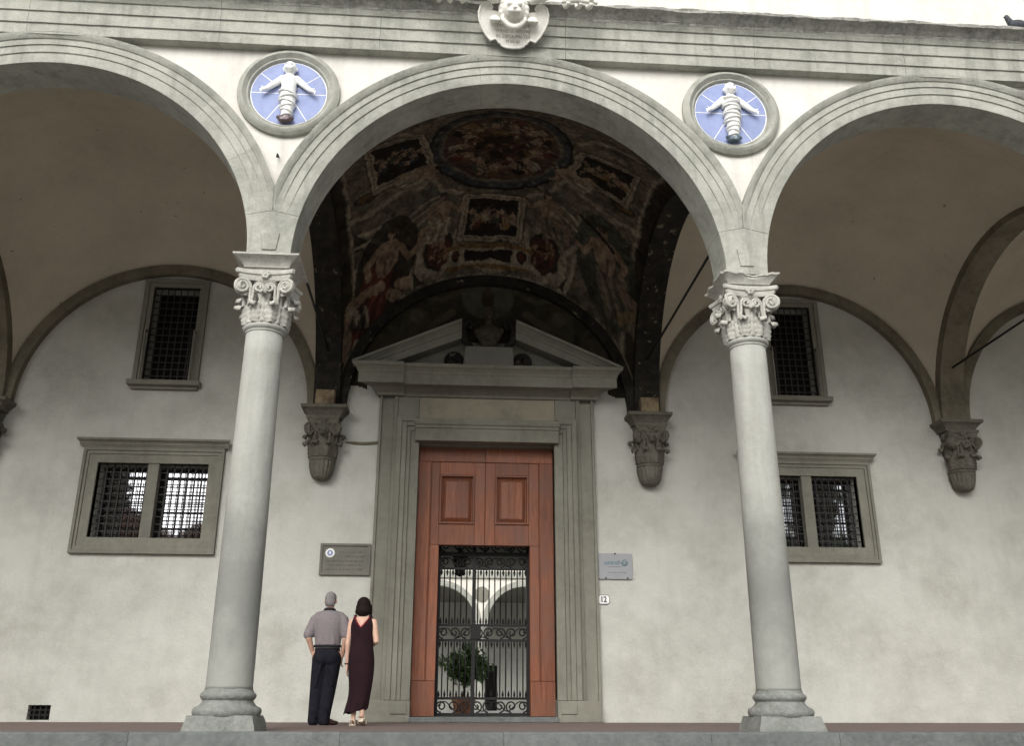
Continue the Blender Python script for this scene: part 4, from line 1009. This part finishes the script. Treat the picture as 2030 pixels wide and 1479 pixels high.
# painted lunette above the portal
n1, n2 = 200, 110
LX, LZ = np.meshgrid(np.linspace(-2.62, 2.62, n1), np.linspace(5.55, 8.0, n2)); P = Paint(LX, LZ, (.035, .03, .02))
scatter(P, (0, 6.8), (2.4, 1.2), 160, .16, [(.05, .042, .028), (.025, .02, .015), (.06, .05, .03), GRN], .5)
P.ell((-.03, 7.62), (.5, .45), (.075, .075, .055)); P.ell((-.03, 7.6), (.12, .2), (.03, .022, .016)); P.ell((-.03, 7.75), (.09, .11), (.06, .045, .03))
for s_ in (-1, 1):
    P.ell((s_*1.35-.03, 6.95), (.3, .42), (.055, .048, .032)); P.ell((s_*1.35-.03, 7.2), (.13, .15), (.085, .065, .045)); P.line([(s_*1.1, 7.0), (s_*.7, 7.3)], .07, (.08, .06, .04)); P.line([(s_*.5, 7.75), (s_*.9, 7.55), (s_*1.2, 7.6)], .05, (.07, .06, .04)); P.ell((s_*1.95, 6.5), (.28, .35), (.05, .042, .03))
V = np.stack([LX, np.full_like(LX, 0), LZ], -1).reshape(-1, 3); keep = (LX**2+(LZ-ZS)**2 < 2.70**2) & (LZ > 5.95-.25*(np.abs(LX) > 2.2)+.06*np.sin(LX*7))
ii = np.arange(n1*n2).reshape(n2, n1); Fq = []
for r in range(n2-1):
    for c in range(n1-1):
        if keep[r, c] and keep[r+1, c] and keep[r, c+1] and keep[r+1, c+1]: Fq.append((ii[r, c], ii[r, c+1], ii[r+1, c+1], ii[r+1, c]))
lm = bpy.data.meshes.new('painted_lunette'); lm.from_pydata(V.tolist(), [], [tuple(int(i) for i in f) for f in Fq]); set_paint(lm, P.c)
o = put('painted_lunette', lm, 'lunette', bld, (0, D-.006, 0)); o['label'] = 'dark painted lunette above the portal'
s_ = o.modifiers.new('thick', 'SOLIDIFY'); s_.thickness = .004
for s_ in (-1, 1):      # remains of a painted block at the foot of the blackened ribs
    MB().box(s_*H-.17, s_*H+.17, 5.42, 5.62, ZS+.003, ZS+.28).obj('painted_block', 'patch', bld, bevel=.02)
MB().tube([(-2.93, -.2, 6.72), (-2.93, -.27, 6.71), (-2.93, -.28, 6.66)], .012, 6).obj('hook', 'iron', bld)
# scar in the plaster beside the portal
MB().tube([(-2.55, D-.002, 4.70), (-2.4, D-.002, 4.685), (-2.2, D-.002, 4.68), (-2.0, D-.002, 4.70), (-1.95, D-.002, 4.74)], [.01, .03, .032, .03, .015], 8).obj('plaster_scar', 'rib', bld)

# ------------------------------------------------------------------ people (local x right, y forward = away from the camera)
def hand(mb, p, d, side, s=1., curl=.3):
    """palm with four fingers and a thumb; d = pointing direction, side = thumb direction"""
    p = Vector(p); d = Vector(d).normalized(); t = Vector(side); t = (t-d*t.dot(d)).normalized(); n = d.cross(t)
    for k in (-1, 0, 1): mb.cap_(p+t*k*.022*s, .016*s, p+d*.075*s+t*k*.024*s, .015*s, 8)
    for k, L in ((1.5, .07), (.5, .08), (-.5, .075), (-1.5, .058)):
        a = p+d*.08*s+t*k*.018*s; b = a+(d+n*curl*.5)*L*.55*s; c = b+(d+n*curl*1.6).normalized()*L*.45*s
        mb.cap_(a, .0095*s, b, .0085*s, 8).cap_(b, .0085*s, c, .007*s, 8)
    a = p+t*.03*s+d*.015*s; b = a+(d*.7+t*.5).normalized()*.04*s; mb.cap_(a, .012*s, b, .010*s, 8).cap_(b, .010*s, b+(d+t*.1).normalized()*.03*s, .008*s, 8)
def make_man(loc, rz):
    t = empty('person', loc, rz, label='person in grey short sleeved shirt and dark trousers, hands in pockets', cat='person')
    m = MB()
    m.ell((0, .012, 1.66), (.075, .092, .105)).ell((0, .07, 1.625), (.055, .05, .07)).ell((0, .115, 1.64), (.014, .02, .02))
    for s_ in (-1, 1): m.ell((s_*.078, .0, 1.64), (.012, .024, .032))
    m.cap_((0, -.012, 1.60), .057, (0, -.01, 1.46), .05)
    m.chain([((0, 0, 1.38), .09), ((0, 0, 1.15), .10), ((0, 0, .95), .10)]).cap_((-.15, 0, 1.40), .06, (.15, 0, 1.40), .06)
    for s_, el, hp in ((-1, (-.262, -.045, 1.13), (-.205, .04, .945)), (1, (.25, -.05, 1.12), (.20, .03, .90))):
        m.chain([((s_*.19, 0, 1.40), .055), (el, .043), (hp, .031)]); hand(m, hp, (s_*-.1, .25, -1), (0, 1, 0), 1., .4)
    for a in ([(-.10, 0, .92), (-.125, .01, .5), (-.135, -.01, .09)], [(.10, 0, .92), (.075, .03, .5), (.035, -.01, .09)]):
        m.chain([(a[0], .085), (a[1], .058), (a[2], .04)]); m.cap_(a[2], .035, (a[2][0]+.02, a[2][1]+.1, .04), .03)
    sculpt(m, 'body', 'skin', t, .009, 2)
    m = MB().ell((0, -.01, 1.685), (.083, .094, .09)).ell((0, -.045, 1.63), (.074, .06, .075)).cap_((-.045, -.05, 1.59), .025, (.045, -.05, 1.59), .025)
    sculpt(m, 'hair', 'hairg', t, .008, 1)
    m = MB()      # shirt
    secs = [(1.0, .172, .118), (1.05, .176, .12), (1.10, .180, .122), (1.18, .188, .126), (1.26, .198, .13), (1.34, .205, .128), (1.40, .205, .118), (1.45, .18, .10), (1.49, .125, .085), (1.52, .075, .07), (1.53, .05, .05)]
    m.loft([[(rx*math.cos(a)*(1+.012*math.sin(9*a+z*20)*(z < 1.2)), -.005+ry*math.sin(a)*(1+.015*math.sin(7*a+z*16)*(z < 1.2)), z) for a in np.linspace(0, 2*PI, 36, endpoint=False)] for z, rx, ry in secs])
    for s_, el in ((-1, (-.268, -.03, 1.185)), (1, (.26, -.035, 1.18))):
        m.chain([((s_*.15, 0, 1.43), .062), ((s_*.20, -.005, 1.385), .070), (el, .075)]); m.chain([((s_*.06, -.01, 1.485), .04), ((s_*.16, 0, 1.44), .055)])
    m.cap_((-.02, -.122, 1.3), .01, (-.09, -.112, 1.06), .014).cap_((.07, -.122, 1.22), .01, (.10, -.108, 1.06), .014).cap_((-.11, -.105, 1.3), .012, (-.15, -.075, 1.14), .012)
    sculpt(m, 'shirt', 'shirt', t, .010, 4)
    m = MB().tube([(.068*math.cos(a), -.018+.066*math.sin(a), 1.515+.018*math.sin(-a)) for a in np.linspace(0, 2*PI, 25)], .019, 8).obj('collar', 'collar', t, smooth=True)
    m = MB()      # trousers
    m.ell((0, 0, .98), (.178, .124, .10)).ell((0, -.015, .90), (.188, .138, .13)).ell((.06, -.03, .87), (.125, .125, .12)).ell((-.06, -.03, .87), (.125, .125, .12))
    m.chain([((-.09, -.005, .86), .112), ((-.112, .01, .5), .094), ((-.128, -.005, .12), .076), ((-.128, -.005, .06), .077)])
    m.chain([((.09, -.005, .86), .115), ((.055, .02, .5), .1), ((.018, -.0, .12), .08), ((.016, 0, .06), .081)])
    m.cap_((-.06, -.1, .78), .02, (-.12, -.085, .5), .02).cap_((.02, -.1, .75), .02, (.1, -.07, .52), .022).cap_((-.13, -.08, .18), .02, (-.09, -.08, .1), .022).cap_((.03, -.08, .2), .02, (.06, -.07, .1), .02)
    sculpt(m, 'trousers', 'navy', t, .010, 3)
    MB().tube([(.182*math.cos(a), .127*math.sin(a)-.005, 1.03) for a in np.linspace(0, 2*PI, 33)], .017, 6).obj('belt', 'collar', t, smooth=True)
    for x, y, a in ((-.135, 0, .1), (.04, .0, -.9)):
        m = MB().ell((0, .0, .04), (.043, .06, .04)).ell((0, .11, .032), (.046, .09, .032)).ell((0, .04, .045), (.042, .08, .045)); m.v = [(vx, vy, max(0, vz)) for vx, vy, vz in m.v]
        o = sculpt(m, 'shoe', 'shoe', t, .008, 1); o.location = (x, y, 0); o.rotation_euler = (0, 0, a)
    return t
def make_woman(loc, rz):
    t = empty('person', loc, rz, label='person with dark bobbed hair in a long sleeveless maroon dress and sandals', cat='person')
    m = MB()
    m.ell((.0, .015, 1.555), (.072, .088, .1)).ell((.0, .075, 1.52), (.05, .045, .06)).ell((.005, .11, 1.54), (.012, .02, .018))
    m.cap_((0, -.005, 1.49), .048, (0, -.015, 1.37), .055)
    m.chain([((0, 0, 1.30), .105), ((0, 0, 1.1), .10), ((0, 0, .92), .115)]).cap_((-.12, -.01, 1.335), .052, (.12, -.01, 1.335), .052).cap_((-.06, -.02, 1.37), .05, (.06, -.02, 1.37), .05)
    lw = (-.192, .03, .76); m.chain([((-.155, -.01, 1.335), .047), ((-.188, -.03, 1.06), .037), (lw, .025)]); hand(m, lw, (-.02, .12, -1), (0, 1, 0), .92, .35)
    rw = (.125, .19, 1.05); m.chain([((.155, -.01, 1.335), .047), ((.205, -.035, 1.085), .039), (rw, .026)]); hand(m, rw, (-.55, .75, .25), (0, .1, 1), .9, .5)
    for a in ([(-.08, 0, .82), (-.06, .02, .46), (-.055, -.02, .10)], [(.08, 0, .82), (.07, .03, .46), (.065, -.07, .16)]): m.chain([(a[0], .085), (a[1], .052), ((a[1][0]*.5+a[2][0]*.5, a[1][1]*.5+a[2][1]*.5-.015, .30), .048), (a[2], .03)])
    m.cap_((-.055, -.025, .075), .032, (-.06, .09, .035), .03).ell((-.06, .12, .03), (.04, .06, .022))
    m.cap_((.065, -.07, .13), .03, (.06, .05, .06), .028).ell((.06, .09, .032), (.038, .055, .024))
    sculpt(m, 'body', 'skinw', t, .009, 2)
    m = MB().ell((0, -.01, 1.575), (.098, .105, .105)).ell((0, -.03, 1.50), (.108, .088, .10)).cap_((-.075, -.02, 1.475), .04, (.075, -.02, 1.475), .04).cap_((-.085, .02, 1.55), .03, (-.092, .03, 1.465), .028).cap_((.085, .02, 1.55), .03, (.09, .03, 1.465), .028)
    sculpt(m, 'hair', 'hairb', t, .009, 2)
    # dress: lofted sections (z, centre x, half width, half depth)
    sec = [(.17, -.04, .148, .12), (.24, -.02, .142, .12), (.38, .01, .132, .115), (.55, .02, .148, .125), (.72, .012, .165, .138), (.84, .008, .168, .142), (.95, .004, .155, .128), (1.06, 0, .136, .11), (1.17, 0, .142, .115), (1.27, 0, .158, .12), (1.33, 0, .158, .115)]
    nr = 64; rg = []
    for i, (z, cx_, rx, ry) in enumerate(sec):
        fold = max(0, (.8-z))*.055; row = []
        for k in range(nr):
            a = 2*PI*k/nr; f_ = 1+fold*math.sin(7*a+z*5)+fold*.6*math.sin(11*a-z*9+1)
            x = cx_+rx*f_*math.cos(a); y = ry*f_*math.sin(a); zz = z
            if i == 0: zz += .035*math.cos(a)+.012*math.sin(5*a)
            if i >= len(sec)-3:      # V neck at the back, armholes at the sides, straps rising between
                bk_ = abs(((a-1.5*PI+PI) % (2*PI))-PI); ft = abs(((a-.5*PI+PI) % (2*PI))-PI)
                top = 1.255+.165*min(1, bk_/.95) if bk_ < .95 else (1.42-.15*min(1, (bk_-.95)/.4) if bk_ < PI/2 else 1.27)
                if ft < .85: top = 1.36
                w_ = (i-(len(sec)-3))/2; zz = 1.17+(top-1.17)*w_; hh = max(0, zz-1.30)/.12; y = y*(1-.35*hh); x = x*(1-.16*hh)
            row.append((x, y-.008, zz))
        rg.append(row)
    o = MB().loft(rg, cap=False).obj('dress', 'dress', t, smooth=True); q_ = o.modifiers.new('thick', 'SOLIDIFY'); q_.thickness = .012; q_.offset = 1
    s2 = o.modifiers.new('sub', 'SUBSURF'); s2.levels = 1; s2.render_levels = 1
    top = rg[-1]
    for s_ in (-1, 1):
        k0 = max((k for k in range(nr) if top[k][0]*s_ > 0 and top[k][1] < 0), key=lambda k: top[k][2]); p0 = Vector(top[k0])
        MB().tube([p0+Vector((0, .0, -.03)), p0+Vector((0, .03, .01)), (p0.x, .03, p0.z-.0), (p0.x*.9, .085, 1.33)], .022, 8).obj('shoulder_strap', 'dress', t, smooth=True)
    bkp = [Vector(top[k])+Vector((0, -.006, .004)) for k in range(nr) if abs(((2*PI*k/nr-1.5*PI+PI) % (2*PI))-PI) < .97]
    MB().tube(bkp, .008, 6).obj('red_neck_trim', 'trim', t, smooth=True)
    MB().tube([(lw[0]+.033*math.cos(a), lw[1]+.033*math.sin(a), lw[2]+.03) for a in np.linspace(0, 2*PI, 17)], .009, 6).obj('wrist_watch', 'collar', t, smooth=True)
    for x, y, z, tilt in ((-.06, .03, 0, 0), (.062, .0, .035, -.45)):
        m = MB().prism([(-.04, 0), (.04, 0), (.04, .012), (-.04, .012)], -.1, .14); m.box(-.03, .03, -.1, -.05, -.03 if tilt else 0, .02); m.tube([(-.04, .07, .01), (-.035, .07, .055), (0, .07, .07), (.035, .07, .055), (.04, .07, .01)], .010, 6); m.tube([(-.036, -.05, .01), (-.034, -.085, .06), (0, -.1, .075), (.034, -.085, .06), (.036, -.05, .01)], .010, 6)
        o = m.obj('sandal', 'sandal', t); o.location = (x, y, z); o.rotation_euler = (tilt, 0, 0)
    return t
make_man((-2.315, 3.2, 0), -.03); make_woman((-1.825, 2.95, 0), -.12)

# ------------------------------------------------------------------ pigeon on the crown moulding
pg = empty('pigeon', (6.93, -.5, Z0+.715), label='dark pigeon perched on the weathered ledge below the upper wall', cat='pigeon')
m = MB().ell((.05, 0, .10), (.13, .07, .075)).cap_((-.05, 0, .13), .045, (-.08, 0, .2), .035).ell((-.09, 0, .225), (.035, .03, .032)).cap_((-.115, 0, .222), .012, (-.145, 0, .215), .004).cap_((.13, 0, .09), .04, (.26, 0, .05), .018)
sculpt(m, 'body', 'feather', pg, .009, 1)
for y in (-.025, .025): MB().tube([(.02, y, .06), (.02, y, -.02)], .006, 6).obj('leg', 'trim', pg)

# ------------------------------------------------------------------ buildings across the piazza and an added tree, mirrored in the window panes
def far_house(x0, x1, hgt, mat, label):
    b = empty('house', ((x0+x1)/2, -62, -1.42), label=label, cat='building'); w_ = (x1-x0)/2
    MB().box(-w_, w_, -10, 0, 0, hgt).obj('wall', mat, b); rf = MB(); rf.prism([(-w_-.8, hgt), (w_+.8, hgt), (w_-3, hgt+2.6), (-w_+3, hgt+2.6)], -11, .9); rf.obj('roof', 'tile', b)
    n = int(w_*2/4)
    me = MB().box(-.6, .6, -.05, .06, 0, 2.0).mesh('window')
    for i in range(n):
        for j in range(3): put('window', me, 'dark', b, (-w_+2+i*4, 0, 2.2+j*(hgt-2)/3))
far_house(-62, -26, 16, 'ocher', 'tall ochre house across the piazza'); far_house(-25.9, 9, 14.5, 'court', 'cream house across the piazza'); far_house(16, 60, 12, 'ocher', 'low ochre house across the piazza')
ot = empty('added_reflection_tree', (17.5, -25, -1.42), label='broad leafy tree out of view, added for its window reflection', cat='tree')  # unseen tree, added to darken and break up the sky mirrored in a pane
MB().tube([(0, 0, 0), (.1, 0, 2.5), (0, .1, 5.2)], [.35, .26, .18], 10).obj('trunk', 'bark', ot, smooth=True)
crown(700, (0, 0, 10.0), (4.6, 4.2, 4.8), .55, MB()).obj('crown', 'leaf', ot)
